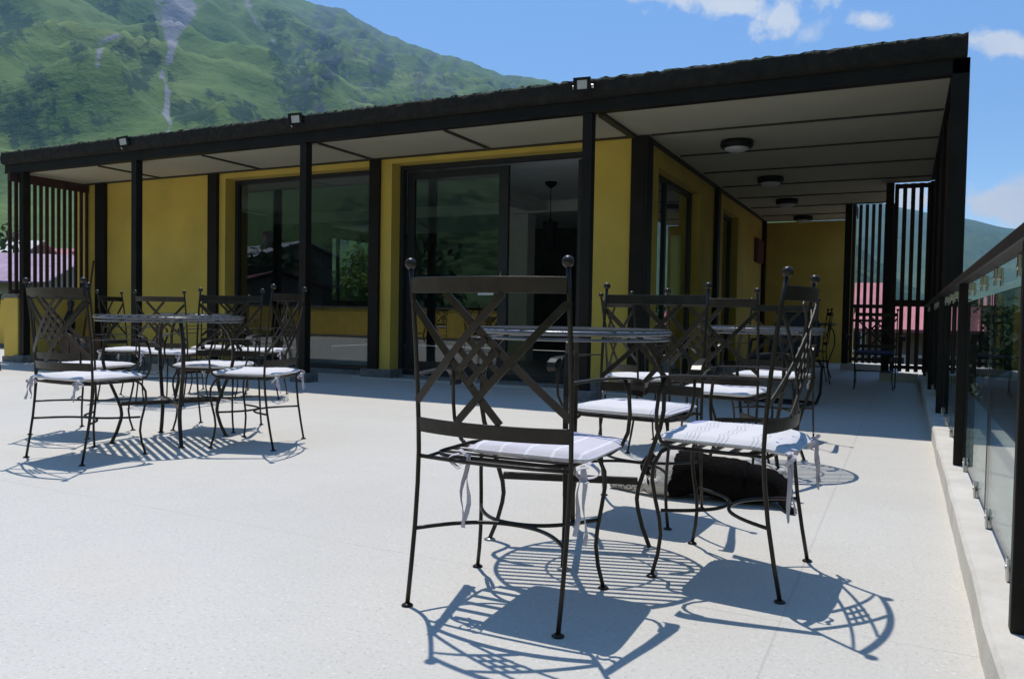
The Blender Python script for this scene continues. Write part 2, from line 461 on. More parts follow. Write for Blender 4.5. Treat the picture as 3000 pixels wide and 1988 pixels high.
rough_edge((.30, YP+.15, 2.787), (.30, 11.9, 2.787), (1,0,0), 'roof_edge', 5)

# windows and the sliding door
def framed(name, axis, a0, a1, z0, z1, pos, mull=(), fw=.055, inset=.2, glass=True):
    """frame + panes in an opening. axis 'x': pane lies along X at Y=pos; axis 'y': along Y at X=pos"""
    f = MB(); dep = .035
    def bar(u0, u1, v0, v1, e=0):
        if axis == 'x': f.box(u0, u1, pos-dep-e, pos+dep+e, v0, v1)
        else: f.box(pos-dep-e, pos+dep+e, u0, u1, v0, v1)
    bar(a0, a1, z1-fw, z1); bar(a0, a1, z0, z0+fw); bar(a0, a0+fw, z0+fw, z1-fw); bar(a1-fw, a1, z0+fw, z1-fw)
    for mm in mull: bar(mm-.03, mm+.03, z0+fw, z1-fw, -.003)
    w = part(f, name, M['frame'])
    if glass:
        edges = [a0+fw] + [e for mm in mull for e in (mm-.03, mm+.03)] + [a1-fw]
        for i in range(0, len(edges), 2):
            q = MB()
            if axis == 'x': q.box(edges[i], edges[i+1], pos-.005, pos+.005, z0+fw, z1-fw)
            else: q.box(pos-.005, pos+.005, edges[i], edges[i+1], z0+fw, z1-fw)
            part(q, 'pane', M['winglass'], w)
    return w
framed('window', 'x', -8.378, -5.932, .06, 2.583, 8.16, mull=(-7.12,))
framed('window', 'y', 8.532, 10.528, .06, 2.448, -2.62, mull=(9.28,))
framed('window', 'y', 12.002, 13.198, .06, 2.438, -2.62)
door = framed('door_frame', 'x', -5.618, -3.082, .04, 2.598, 8.16, glass=False)
# the closed leaf of the sliding door
f = MB(); x0, x1, z0, z1 = -5.56, -4.16, .10, 2.53
for a in ((x0, x1, z1-.09, z1), (x0, x1, z0, z0+.10), (x0, x0+.10, z0+.1, z1-.09), (x1-.12, x1, z0+.1, z1-.09)):
    f.box(a[0], a[1], 8.20, 8.25, a[2], a[3])
leaf = part(f, 'sliding_door', M['frame'])
q = MB(); q.box(x0+.10, x1-.12, 8.221, 8.231, z0+.1, z1-.09); part(q, 'pane', M['winglass'], leaf)
q = MB(); q.tube([(x1-.06, 8.165, .95), (x1-.06, 8.15, 1.0), (x1-.06, 8.15, 1.25), (x1-.06, 8.165, 1.3)], .009); q.box(x1-.07, x1-.05, 8.165, 8.199, 1.28, 1.3); q.box(x1-.07, x1-.05, 8.165, 8.199, .95, .97); part(q, 'handle', M['steel'], leaf)
f = MB()
for a in ((-3.29, -3.145, .10, 2.53),): f.box(a[0], a[1], 8.20, 8.25, a[2], a[3])
part(f, 'sliding_door', M['frame'])
q = MB(); q.box(-4.55, -4.34, 8.214, 8.2175, 1.02, 1.10); stk = part(q, 'sticker', M['paper'])
q = MB(); q.add([(-4.50,8.2125,1.09),(-4.42,8.2125,1.09),(-4.41,8.2125,1.05)], [(0,1,2)]); o = q.build('arrow_mark', M['black'], stk)

# slat screens
def screen(name, axis, pos, a0, a1, z0, z1, pitch, w, dep=.02, rails=()):
    q = MB(); n = int((a1-a0)/pitch)
    for i in range(n+1):
        u = a0 + i*pitch
        if axis == 'y': q.box(pos-dep/2, pos+dep/2, u, u+w, z0, z1)
        else: q.box(u, u+w, pos-dep/2, pos+dep/2, z0, z1)
    for (r0, r1) in rails:
        if axis == 'y': q.box(pos+dep/2+.001, pos+dep/2+.028, a0, a1, r0, r1)
        else: q.box(a0, a1, pos+dep/2+.001, pos+dep/2+.028, r0, r1)
    return part(q, name, M['slat'])
screen('slat_screen', 'y', -11.24, 6.74, 7.93, .962, ZB-.004, .089, .046, rails=((2.53,2.66),(.97,1.02)))
screen('slat_screen', 'x', 11.96, -.165, .25, .115, ZB-.004, .099, .052, rails=((1.0,1.09),(.15,.20),(2.60,2.66)))
screen('slat_screen', 'x', 13.90, -.795, -.20, .115, ZB-.004, .094, .050, rails=((1.0,1.06),(.78,.82),(.15,.20)))
screen('slat_screen', 'y', .315, 7.02, 11.8, 1.06, ZB-.004, .099, .056, rails=((2.58,2.66),(1.06,1.12)))
# interior, with a side window that looks out on trees
b = MB()
b.box(-11.3, -2.73, 8.21, 15.6, 2.66, 2.70)
part(b, 'interior_ceiling', M['grey'])
b = MB()
b.box(-11.3, -5.5, 15.6, 15.88, .035, 2.655); b.box(-5.5, -3.1, 15.6, 15.88, 2.5, 2.655); b.box(-5.5, -3.1, 15.6, 15.88, .035, .9); b.box(-3.1, -2.73, 15.6, 15.88, .035, 2.655)
b.box(-11.5, -11.3, 8.22, 8.6, .035, 2.655); b.box(-11.5, -11.3, 8.6, 10.9, 2.5, 2.655); b.box(-11.5, -11.3, 8.6, 10.9, .035, .9); b.box(-11.5, -11.3, 10.9, 13.78, .035, 2.655); b.box(-11.5, -11.3, 13.78, 15.4, .035, .98); b.box(-11.5, -11.3, 13.78, 15.4, 2.48, 2.655); b.box(-11.5, -11.3, 15.4, 15.6, .035, 2.655)
part(b, 'interior_wall', M['dark_in'])
framed('window', 'y', 13.79, 15.39, .985, 2.475, -11.4, mull=(14.09,))
framed('window', 'y', 8.61, 10.89, .905, 2.495, -11.4, mull=(9.75,))  # unseen window, added with its opening to brighten the room
framed('window', 'x', -5.49, -3.11, .905, 2.495, 15.74, mull=(-4.3,))  # back window out of view, added to let more light inside
b = MB(); b.box(-11.3, -2.73, 8.22, 15.6, -.03, .03); part(b, 'interior_floor', M['int_floor'])
b = MB(); b.box(-11.3, -2.73, 11.75, 12.1, 2.47, 2.656); b.box(-5.62, -5.25, 8.3, 11.748, 2.50, 2.654); part(b, 'interior_beam', M['grey'])
q = MB(); q.box(-6.05, -5.6, 11.78, 12.07, .03, 2.465); part(q, 'interior_column', M['grey'], bevel=.004)
q = MB(); q.box(-10.6, -9.9, 11.78, 12.07, .03, 2.465); part(q, 'interior_column', M['dark_in'], bevel=.004)
# bar counter deep inside
q = MB(); q.box(-5.2, -3.2, 13.0, 13.6, .03, 1.1); q.box(-5.26, -3.14, 12.93, 13.63, 1.102, 1.15); part(q, 'bar_counter', M['dark_in'], bevel=.006)

# ------------------------------------------------------------------ lamps on the building
def ceiling_lamp(loc, label):
    t = thing('ceiling_lamp', label, 'ceiling lamp', loc, 0, 'round ceiling lamps along the covered passage')
    q = MB(); q.lathe([(.10,0),(.165,-.005),(.17,-.05),(.155,-.075),(.13,-.078)], 24); q.build('housing', M['black'], t)
    q = MB(); q.lathe([(.128,-.074),(.12,-.092),(.085,-.11),(.04,-.12),(.001,-.122)], 24); q.build('diffuser', M['lampglass'], t)
    return t
L0 = [(-1.64,8.55), (-1.64,10.9), (-1.70,13.0), (-1.70,15.2)]
LB = ['round black ceiling lamp with white glass, nearest the roof corner', 'second round ceiling lamp into the passage, after the nearest one',
      'third round ceiling lamp into the passage, small and dark', 'last round ceiling lamp close to the passage end wall']
lamp0 = ceiling_lamp((*L0[0], ZS), LB[0])
for p, lb in zip(L0[1:], LB[1:]):
    c = copy_tree(lamp0); c.location = (*p, ZS); c['label'] = lb

def floodlight(loc, label, tilt):
    t = thing('floodlight', label, 'floodlight', loc, 0, 'small floodlights on the roof edge')
    t.rotation_euler = (tilt, 0, .12); t.scale = (.68,.68,.68)
    q = MB(); q.box(-.105, .105, -.03, .03, -.08, .08); q.box(-.12, .12, -.045, -.028, -.095, -.06); q.box(-.12, .12, -.045, -.028, .06, .095)
    q.box(-.12, -.07, -.045, -.028, -.06, .06); q.box(.07, .12, -.045, -.028, -.06, .06)
    for i in range(6): q.box(-.09+i*.034, -.082+i*.034, .03, .06, -.07, .07)
    q.build('housing', M['black'], t, .006)
    q = MB(); q.box(-.068, .068, -.036, -.031, -.058, .058); q.build('lens', M['lampglass'], t)
    q = MB(); q.strip([(-.128,.01,0),(-.128,.05,-.06),(-.12,.09,-.11),(.12,.09,-.11),(.128,.05,-.06),(.128,.01,0)], [(1,0,0.01)]*2+[(0,1,0)]*2+[(1,0,.01)]*2, .03, .005)
    q.build('bracket', M['steel'], t)
    q = MB(); q.tube([(.05,.04,.0),(.14,.05,-.02),(.21,.06,-.07),(.19,.12,-.12)], .011); q.build('cable', M['tie'], t)
    return t
fl0 = floodlight((-2.69, 6.765, 2.90), 'floodlight on the roof edge above the third front post, largest of three', .12)
for loc, lb, tl in (((-6.07, 6.765, 2.905), 'floodlight on the middle of the roof edge, second from the far left end', -.1),
                    ((-8.88, 6.765, 2.885), 'smallest floodlight, on the roof edge nearest its far left end', -.25)):
    c = copy_tree(fl0); c.location = loc; c['label'] = lb; c.rotation_euler = (.12, tl*.6, .3)

t = thing('pendant_lamp', 'dark lantern hanging on a cord inside the open doorway', 'pendant lamp', (-4.48, 10.15, -.27))
q = MB(); q.lathe([(.005,2.93),(.085,2.925),(.08,2.89),(.02,2.845),(.004,2.84)][::-1], 16); q.build('ceiling_rose', M['black'], t)
q = MB(); q.tube([(0,0,2.845),(0,0,2.42)], .006, 6); q.build('cord', M['black'], t)
q = MB(); q.lathe([(.002,2.44),(.012,2.42),(.03,2.385),(.055,2.375),(.115,2.37),(.115,2.345),(.105,2.34),(.103,2.02),(.112,2.015),(.112,1.99),(.02,1.985)][::-1], 18); q.build('lantern', M['black'], t)

# meter box on the passage wall
t = thing('meter_box', 'brown flush box high on the passage wall near its end', 'meter box', (XC+.003, 14.72, 1.83))
q = MB(); q.box(0, .06, 0, .65, 0, .43); q.build('case', M['stickwood'], t, .006)
q = MB(); q.box(.061, .072, .03, .62, .03, .40); q.build('door', M['stickwood'], t, .004)

# ------------------------------------------------------------------ low wall on the left edge
def parapet(label, x0, x1, y0, y1, cap=.035):
    t = thing('parapet_wall', label, 'wall', ((x0+x1)/2, (y0+y1)/2, 0)); hx, hy = (x1-x0)/2, (y1-y0)/2
    q = MB(); q.box(-hx, hx, -hy, hy, .08, .905); q.build('masonry', M['yellow'], t)
    q = MB(); q.box(-hx-cap, hx+cap, -hy-cap, hy+cap, .907, .955); q.build('coping', M['stone'], t, .006)
    q = MB(); q.box(-hx-.02, hx+.02, -hy-.02, hy+.02, -.02, .078); q.build('base_course', M['stone'], t, .006)
parapet('short yellow wall under the left slat screen, its end beside the first post', -11.50, -11.185, 6.835, 7.86, .012)
parapet('low yellow wall along the terrace front behind the camera', -17, .1, -3.4, -3.12)
parapet('low yellow wall on the far left terrace side', -17.28, -17.04, -3.4, 9.2)
parapet('low yellow wall left of the slat screen at the back of the terrace', -17, -11.6, 9.0, 9.25)
# ------------------------------------------------------------------ glass railing on the right
rl = thing('glass_railing', 'glass railing with brown posts and handrail along the right terrace edge', 'railing', (.255, 4, .10))
RY = [-4.86, -2.54, -.22, 2.10, 4.42, 6.86, 9.20, 11.55]
q = MB(); q.strip([(0, -9, .905), (0, 7.70, .905)], (1,0,0), .058, .036); q.build('handrail', M['rail'], rl, .006)
q = MB(); q.box(-.02, .02, -.02, .02, .001, .886); post0 = q.build('post', M['post'], rl, .003); post0.location = (0, RY[3]-4, 0)
for y in RY:
    if y != RY[3]:
        c = post0.copy(); COL.objects.link(c); c.location = (0, y-4, 0)
clamp_me = None
for i in range(len(RY)-1):
    y0, y1 = RY[i]-4+.035, RY[i+1]-4-.035; ym = (y0+y1)/2
    for (a, e) in ((y0, ym-.008), (ym+.008, y1)):
        q = MB(); q.box(.022, .030, a, e, .035, .80); p = q.build('glass_pane', M['railglass'], rl)
        q = MB(); q.box(.0215, .0305, a-.002, a+.007, .035, .80); q.box(.0215, .0305, e-.007, e+.002, .035, .80); q.box(.0215, .0305, a+.004, e-.004, .033, .037); q.build('edge', M['frame'], p)
        for fy in (.33, .88):
            for top in (0, 1):
                z = .002 if not top else .775
                yy = a + (e-a)*fy
                if clamp_me is None:
                    q = MB()
                    q.box(-.013, -.0062, -.018, .018, 0, .062); q.box(.0062, .013, -.018, .018, 0, .062); q.box(-.006, .006, -.018, .018, 0, .030)
                    q.tube([(-.016,0,.035),(.016,0,.035)], .008, 8)
                    c = q.build('clamp', M['steel'], p, .002); clamp_me = c
                else:
                    c = clamp_me.copy(); COL.objects.link(c); c.parent = p
                if not top: c.location = (.026, yy, z); c.rotation_euler = (0,0,0)
                else: c.location = (.026, yy, .886); c.rotation_euler = (pi,0,0)
                if top:
                    pass

# ------------------------------------------------------------------ chairs
def sgn(a): return -1 if a < 0 else 1
def back_y(x, z):
    """surface of the bowed chair back"""
    t = (z-.42)/.5
    yb = -.150 - .055*max(0, t)**1.5
    return yb - .043*(1 - min(1, (x/.228)**2))
def make_chair(label, loc, rz, group):
    t = thing('garden_chair', label, 'chair', loc, rz, group); I = M['iron']
    for s in (-1, 1):
        pts = [(.222*s,-.205,.004),(.2235,-.185,.11),(.2245,-.167,.22),(.2255,-.155,.33),(.2265,-.150,.42),(.2268,-.153,.50),(.2272,-.160,.60),(.2276,-.172,.72),(.228,-.186,.83),(.228,-.2,.918)]
        pts = [(abs(p[0])*s, p[1], p[2]) for p in pts]
        q = MB(); q.tube(pts, .0064, 10); lg = q.build('leg', I, t)
        q = MB(); q.ball((.228*s,-.202,.932), .0158, 16); q.build('finial', I, lg)
        q = MB(); q.lathe([(.015,0),(.0165,.003),(.009,.008)], 14, (.222*s,-.205,0)); q.build('foot_pad', I, lg)
        pr = [(.178,.138,.403),(.192,.165,.385),(.204,.183,.345),(.2055,.186,.30),(.199,.177,.24),(.192,.165,.18),(.190,.160,.13),(.196,.166,.07),(.209,.18,.004)]
        q = MB(); q.tube([(p[0]*s, p[1], p[2]) for p in pr], .0062, 10); lg = q.build('leg', I, t)
        q = MB(); q.lathe([(.015,0),(.0165,.003),(.009,.008)], 14, (.209*s,.18,0)); q.build('foot_pad', I, lg)
        # arm: flat bar with a rolled end, carried by a bent rod
        arm = [(.2275*s,-.162,.630),(.250*s,-.06,.632),(.275*s,.04,.631),(.292*s,.12,.627),(.299*s,.158,.620),(.301*s,.178,.606),(.300*s,.183,.588),(.297*s,.176,.572)]
        q = MB(); q.strip(arm, (1,0,0), [.022,.026,.030,.034,.038,.040,.040,.038], .0055); q.build('armrest', I, t, .0015)
        rod = [(.276*s,.128,.624),(.286*s,.142,.575),(.288*s,.148,.52),(.283*s,.148,.47),(.268*s,.140,.432),(.243*s,.12,.412),(.208*s,.085,.405)]
        q = MB(); q.tube(rod, .006, 8); q.build('arm_support', I, t)
    for (z0, z1, nm) in ((.853,.895,'top_rail'), (.472,.513,'bottom_rail')):
        zc = (z0+z1)/2; n = 18
        pts = [(-.2255+.451*i/n, back_y(-.2255+.451*i/n, zc), zc) for i in range(n+1)]
        q = MB(); q.strip(pts, (0,-.12,1), z1-z0, .0045); q.build(nm, I, t, .0012)
    # lattice: four long straps and the small woven diamond between them
    q = MB(); ZT_, ZB_ = .853, .513
    def strap(a, e, off, w=.0205):
        n = 12; pts = []
        for i in range(n+1):
            u = a[0]+(e[0]-a[0])*i/n; v = a[1]+(e[1]-a[1])*i/n
            x = -.226+.452*u; z = ZT_+(ZB_-ZT_)*v
            pts.append((x, back_y(x, z)+off, z))
        d = Vector(pts[-1])-Vector(pts[0]); wd = Vector((0,1,0)).cross(d).normalized()
        q.strip(pts, wd, w, .0035)
    A = ((0,.07),(.60,1)); B_ = ((.27,0),(1,.94)); C_ = ((.65,0),(0,.87)); D_ = ((1,.07),(.32,1))
    strap(*A, .0028); strap(*B_, .0028); strap(*C_, -.0028); strap(*D_, -.0028)
    def cross(l1, l2):
        (x1,y1),(x2,y2) = l1; (x3,y3),(x4,y4) = l2
        d = (x1-x2)*(y3-y4)-(y1-y2)*(x3-x4)
        a = x1*y2-y1*x2; c = x3*y4-y3*x4
        return Vector(((a*(x3-x4)-(x1-x2)*c)/d, (a*(y3-y4)-(y1-y2)*c)/d))
    p_l, p_t, p_b, p_r = cross(A,C_), cross(B_,C_), cross(A,D_), cross(B_,D_)
    for k in (1/3, 2/3):
        strap(tuple(p_l.lerp(p_t,k)), tuple(p_b.lerp(p_r,k)), .0028, .017)
        strap(tuple(p_t.lerp(p_r,k)), tuple(p_l.lerp(p_b,k)), -.0028, .017)
    q.build('lattice', I, t)
    # seat
    def rr(x0, x1, y0, y1, r, z, n=6):
        o = []
        for (cx, cy, a0) in ((x1-r,y1-r,0),(x0+r,y1-r,90),(x0+r,y0+r,180),(x1-r,y0+r,270)):
            for i in range(n+1):
                a = radians(a0+90*i/n); o.append((cx+r*cos(a), cy+r*sin(a), z))
        return o
    q = MB(); q.tube(rr(-.206,.206,-.122,.178,.075,.405), .006, 8, closed=True)
    q.tube([(-.226,-.150,.404),(-.12,-.158,.402),(0,-.160,.401),(.12,-.158,.402),(.226,-.150,.404)], .006, 8)
    q.tube([(-.20,-.152,.403),(-.2,-.08,.404)], .005, 6); q.tube([(.20,-.152,.403),(.2,-.08,.404)], .005, 6)
    q.build('seat_frame', I, t)
    q = MB()
    for y in (-.10,-.045,.01,.065,.12,.165):
        hw = .205 if abs(y-.03) < .11 else .175
        q.strip([(-hw,y,.402),(0,y,.400),(hw,y,.402)], (0,1,0), .020, .004)
    q.build('seat_slats', I, t)
    q = MB()
    for sg, yl, xw in ((1,.161,.191),(-1,-.170,.2235)):
        pts = []
        for i in range(25):
            u = -1+2*i/24; pts.append((xw*u, (.006*sg) + (yl-.006*sg)*abs(u)**2.3, .205))
        q.tube(pts, .0058, 8)
    q.build('stretcher', I, t)
    return t

def cushion_mesh(name, seed, droop=(0,0)):
    q = MB(); n = 22; hx, hy, th = (.205, .20, .017) if seed else (.182, .185, .017); rnd = seed*3.7
    def P(u, v, s):
        e = (1-abs(u)**7)*(1-abs(v)**7); h = th*max(0,e)**.42
        cr = 1-.035*(abs(u)**6)*(abs(v)**6)*1.6
        w = .0045*noise.noise((u*1.7+rnd, v*1.7, seed)) + .002*noise.noise((u*6+rnd, v*6, seed))
        dim = -.005*math.exp(-((u*u+v*v)/.10))*(1 if s > 0 else 0)
        d = droop[0]*max(0,u-.35)**2*1.6 + droop[1]*max(0,-v-.35)**2*1.6
        return (hx*u*cr, hy*v*cr, .431 + s*h + (w if s > 0 else w*.3)*min(1,e*3) + dim - d)
    for s in (1, -1):
        vs = [P(-1+2*i/n, -1+2*j/n, s) for j in range(n+1) for i in range(n+1)]
        fs = []
        for j in range(n):
            for i in range(n):
                a = j*(n+1)+i; f = (a, a+1, a+n+2, a+n+1); fs.append(f if s > 0 else f[::-1])
        q.add(vs, fs, True)
    # piping
    pp = [];
    for i in range(n): pp.append((-1+2*i/n,-1))
    for i in range(n): pp.append((1,-1+2*i/n))
    for i in range(n): pp.append((1-2*i/n,1))
    for i in range(n): pp.append((-1,1-2*i/n))
    q.tube([P(u,v,1) for u,v in pp], .0036, 6, closed=True)
    return q
def ribbon(side, seed, length=.2):
    rnd = random.Random(seed); q = MB()
    for k in range(2):
        x0, y0, z0 = (.185 if seed > 1 else .165)*side, -.19 if seed > 1 else -.175, .43; pts = []; dx = rnd.uniform(-.02,.03)*side*(1 if k else -1); dy = rnd.uniform(-.035,-.005)
        L = length*rnd.uniform(.7, 1.1)
        for i in range(9):
            u = i/8
            pts.append((x0+dx*sin(u*2.2)+.004*sin(u*9+k), y0-.012+dy*u+.004*cos(u*7+k*2), z0-.012-L*u))
        wd = [Vector((cos(u*3+k), sin(u*3+k), .1)) for u in [i/8 for i in range(9)]]
        q.strip(pts, wd, .013, .0015)
    for s in (-1, 1):      # the two loops of the bow
        pts = [(.185*side+s*.03*sin(a), -.20-.012*sin(a*2), .425-.02*(1-cos(a))+.006*s) for a in [i*pi/7 for i in range(8)]]
        q.strip(pts, (0,1,.3), .012, .0015)
    return q
cush_cache = {}
def cushion(kind, label, loc, rz, dx=0, dy=0, ties=True, seed=0, droop=(0,0)):
    q = cushion_mesh('cushion', seed, droop)
    ox = loc[0]+cos(rz)*dx-sin(rz)*dy; oy = loc[1]+sin(rz)*dx+cos(rz)*dy
    o = q.build('seat_cushion', M['cush_'+kind]); o.location = (ox, oy, 0); o.rotation_euler = (0,0,rz)
    tag(o, label, 'cushion', 'seat cushions on the iron chairs')
    if ties:
        for s in (-1, 1): ribbon(s, seed*2+s, .2 if seed < 3 else .1).build('tie', M['tie'], o)
    return o

GRP = 'iron chairs with lattice backs on the terrace'
CH = [ # x, y, rot, chair label, cushion kind, cushion label, dx, dy, droop
 (-.974, 1.993, 1.0, 'nearest iron chair, seen from behind, its lattice back in front of the near table', 'lilac', 'lilac cushion with white and blue stripes on the nearest chair seen from behind', .085, .055, (0,0)),
 (-.482, 2.548, 86.5, 'iron chair seen from its side right of the near table, facing left over the dog', 'wave', 'white cushion with wavy grey stripes and a blue oval, above the dog', .0, -.02, (.0,.025)),
 (-.971, 3.102, 176, 'iron chair facing the camera across the near table, a thick white cushion on it', 'edge', 'thick bare white cushion behind the near table, its striped corner drooping', .0, .01, (-.0,.0)),
 (-3.906, 2.772, .6, 'iron chair seen from behind at the front left of the left table', 'plain', 'white cushion with a hanging tie at the front left of the left table', .0, .0, (0,0)),
 (-4.661, 3.275, 9.6, 'iron chair behind the front left one, seen through its lattice', 'faint', 'white cushion with a pale label corner, behind the front left chair', .02, .0, (0,0)),
 (-3.457, 3.533, 109.3, 'iron chair right of the left table, its back edge-on before the second front post', 'plain', 'white cushion just before the second front post, its tie dangling', .0, .0, (0,0)),
 (-4.128, 3.852, 199.7, 'iron chair on the far side of the left table, between it and the farther table', 'plain', 'white cushion beyond the left table, next to the one before the post', .0, .02, (0,0)),
 (-6.12, 4.756, -61, 'iron chair left of the far small table, turned towards the right', 'faint', 'white cushion left of the far small table', .0, .0, (0,0)),
 (-5.55, 4.72, 14, 'iron chair with a brown lit top rail in front of the far small table', 'plain', 'thin white cushion in front of the far small table', .0, .0, (0,0)),
 (-5.95, 5.57, 207, 'iron chair behind the far small table, facing the camera', 'plain', 'white cushion behind the far small table, close to the roof shadow', .0, .0, (0,0)),
 (-5.31, 5.47, 123, 'iron chair right of the far small table, its back towards the window', 'faint', 'white cushion right of the far small table, with curly ties below', .0, .0, (0,0)),
 (-10.075, 5.60, 90, 'iron chair cut off by the left edge of the photo, one rear leg showing', None, None, .0, .0, (0,0)),
 (-.83, 4.12, -7.6, 'iron chair seen from behind at the front of the right rear table', 'plain', 'thick white cushion of the chair seen from behind at the right rear table', .0, .0, (0,0)),
 (-.783, 5.50, 168.8, 'iron chair behind the right rear table, at the edge of the roof shadow', 'plain', 'white cushion at the edge of the roof shadow behind the right rear table', .0, .0, (0,0)),
 (-1.43, 4.72, -47, 'iron chair turned sideways before the yellow corner pier', 'edge', 'white cushion with striped edge before the yellow corner pier', .02, .02, (0,0)),
 (-.30, 10.25, 180, 'iron chair in the shaded passage before the slat screens', 'dark', 'blue purple cushion in the shaded passage', .0, .0, (0,0)),
 (-1.05, 10.75, 100, 'iron chair deep in the shaded passage, side on, beside the blue cushion', None, None, 0, 0, (0,0)),
 # reflected in the windows, left of and behind the camera
 (-12.6, -1.75, -80, 'iron chair by the low front wall, behind the camera at the far left', None, None, 0, 0, (0,0)),
 (-11.3, -1.7, 95, 'iron chair facing the table by the low front wall', 'plain', 'white cushion on the chair facing the table by the low front wall', 0, 0, (0,0)),
 (-12.0, -.95, 178, 'iron chair with its back to the windows at the table by the low front wall', 'plain', 'white cushion with its chair back to the windows, by the low front wall', 0, 0, (0,0)),
 (-9.6, -2.1, 20, 'iron chair standing alone before the low front wall', 'plain', 'white cushion on the lone chair before the low front wall', 0, 0, (0,0)),
]
ch0 = None
for i, (x, y, r, lb, ck, cl_, dx, dy, dr) in enumerate(CH):
    rz = radians(r)
    if ch0 is None: ch0 = make_chair(lb, (x,y,0), rz, GRP); c = ch0
    else:
        c = copy_tree(ch0); c.location = (x,y,0); c.rotation_euler = (0,0,rz); c['label'] = lb
    if ck: cushion(ck, cl_, (x,y,0), rz, dx, dy, i not in (2,4,12), i, dr)

# ------------------------------------------------------------------ tables
def make_table(label, loc, rz, D, wide, group):
    t = thing('round_table', label, 'table', loc, rz, group); R = D/2; I = M['iron']
    q = MB()
    n = 56
    for (zz, rr_, hh) in ((.744, R, .016), (.724, R-.004, .010)):
        pts = [(rr_*cos(2*pi*i/n), rr_*sin(2*pi*i/n), zz) for i in range(n)]
        q.tube(pts, hh/2, 6, closed=True)
    q.tube([(.52*R*cos(2*pi*i/32), .52*R*sin(2*pi*i/32), .738) for i in range(32)], .005, 6, closed=True)
    q.build('rim', M['tabletop'], t)
    q = MB(); w, pitch = (.0265, .0445) if wide else (.0135, .0330); k = int(R/pitch)
    for i in range(-k, k+1):
        u = i*pitch
        if abs(u) > R-.008: continue
        h = math.sqrt(R*R-u*u)
        q.obox((0,u,.754), (1,0,0), (0,1,0), (0,0,1), h, w/2, .0028)
    q.build('slats', M['tabletop'], t)
    s = .325 if wide else .28
    prof = [(.25,.738),(.294,.71),(.335,.66),(.357,.61),(.368,.55),(.368,.48),(.356,.42),(.332,.36),(.300,.28),(.275,.21),(.270,.17),(.275,.136),(.295,.07),(.325,.004)]
    for j in range(4):
        a = j*pi/2; k = s/.325
        pts = [(r*k*cos(a), r*k*sin(a), z) for r, z in prof]
        q = MB(); q.strip(pts, (-sin(a), cos(a), 0), .021 if wide else .017, .017 if wide else .014); lg = q.build('leg', I, t, .002)
        q = MB(); q.lathe([(.019,0),(.021,.003),(.012,.007)], 14, (s*cos(a), s*sin(a), 0)); q.build('foot_pad', M['steel'] if not wide else I, lg)
    q = MB(); r = .272*s/.325
    q.obox((0,0,.232), (1,0,0), (0,1,0), (0,0,1), r, .010, .012); q.obox((0,r/2+.006,.232), (0,1,0), (1,0,0), (0,0,1), r/2-.005, .010, .0118); q.obox((0,-r/2-.006,.232), (0,1,0), (1,0,0), (0,0,1), r/2-.005, .010, .0118)
    q.build('stretcher', I, t, .002)
    return t
TG = 'round slatted iron tables'
tn = make_table('small round slatted table in front, between the three nearest chairs', (-1.03, 2.545, 0), radians(19), .665, False, TG)
c = copy_tree(tn); c.location = (-.72, 4.56, 0); c.rotation_euler = (0,0,radians(32)); c['label'] = 'round slatted table behind the dog at the right, half hidden by chairs'
tw = make_table('wide round slatted table on the left with a striped shadow below', (-3.985, 3.36, 0), radians(-30), .83, True, TG)
c = copy_tree(tn); c.location = (-5.73, 5.13, 0); c.rotation_euler = (0,0,radians(5)); c['label'] = 'small far table between four chairs before the left windows'
c = copy_tree(tn); c.location = (-11.95, -1.75, 0); c.rotation_euler = (0,0,radians(10)); c['label'] = 'small table beside the low front wall behind the camera'
c = copy_tree(tn); c.location = (-1.15, 11.6, 0); c['label'] = 'small table at the dark end of the passage'

# ------------------------------------------------------------------ sled lounge chair in the passage
t = thing('sled_chair', 'black tubular lounge chair on a sled base in the shaded passage', 'chair', (-1.02, 7.72, 0), radians(165))
q = MB()
for s in (-1,1):
    q.tube([(.24*s,-.28,.42),(.25*s,-.36,.36),(.25*s,-.33,.10),(.25*s,-.24,.02),(.25*s,.20,.02),(.25*s,.30,.07),(.25*s,.22,.26),(.25*s,.16,.44),(.25*s,.10,.60),(.25*s,-.22,.62)], .013, 8)
q.tube([(-.25,.27,.05),(.25,.27,.05)], .013, 8); q.tube([(-.25,-.24,.021),(.25,-.24,.021)], .013, 8)
q.build('frame', M['black'], t)
q = MB(); q.obox((0,0,.44), (1,0,0), (0,1,.06), (0,-.06,1), .235, .25, .03); q.build('seat', M['black'], t, .02)
q = MB(); n = 10; vs = []
for j in range(n+1):
    v = j/n; z = .45+.42*v; y = -.25-.12*v
    for i in range(n+1):
        u = -1+2*i/n; hw = .24*math.sqrt(max(.02, 1-.75*v**4)); vs.append((hw*u, y-.05*(1-u*u), z)); 
m_ = (n+1)**2; vs2 = [(a, b_-.035, c_) for a, b_, c_ in vs]; fs = []
for j in range(n):
    for i in range(n):
        a = j*(n+1)+i; fs.append((a,a+1,a+n+2,a+n+1)); fs.append((m_+a,m_+a+n+1,m_+a+n+2,m_+a+1))
for i in range(n):
    for (a, e) in ((i,i+1),(n*(n+1)+i+1,n*(n+1)+i),((i+1)*(n+1),i*(n+1)),(i*(n+1)+n,(i+1)*(n+1)+n)): fs.append((a,e,m_+e,m_+a)[::-1])
q.add(vs+vs2, fs, True); q.build('backrest', M['black'], t)

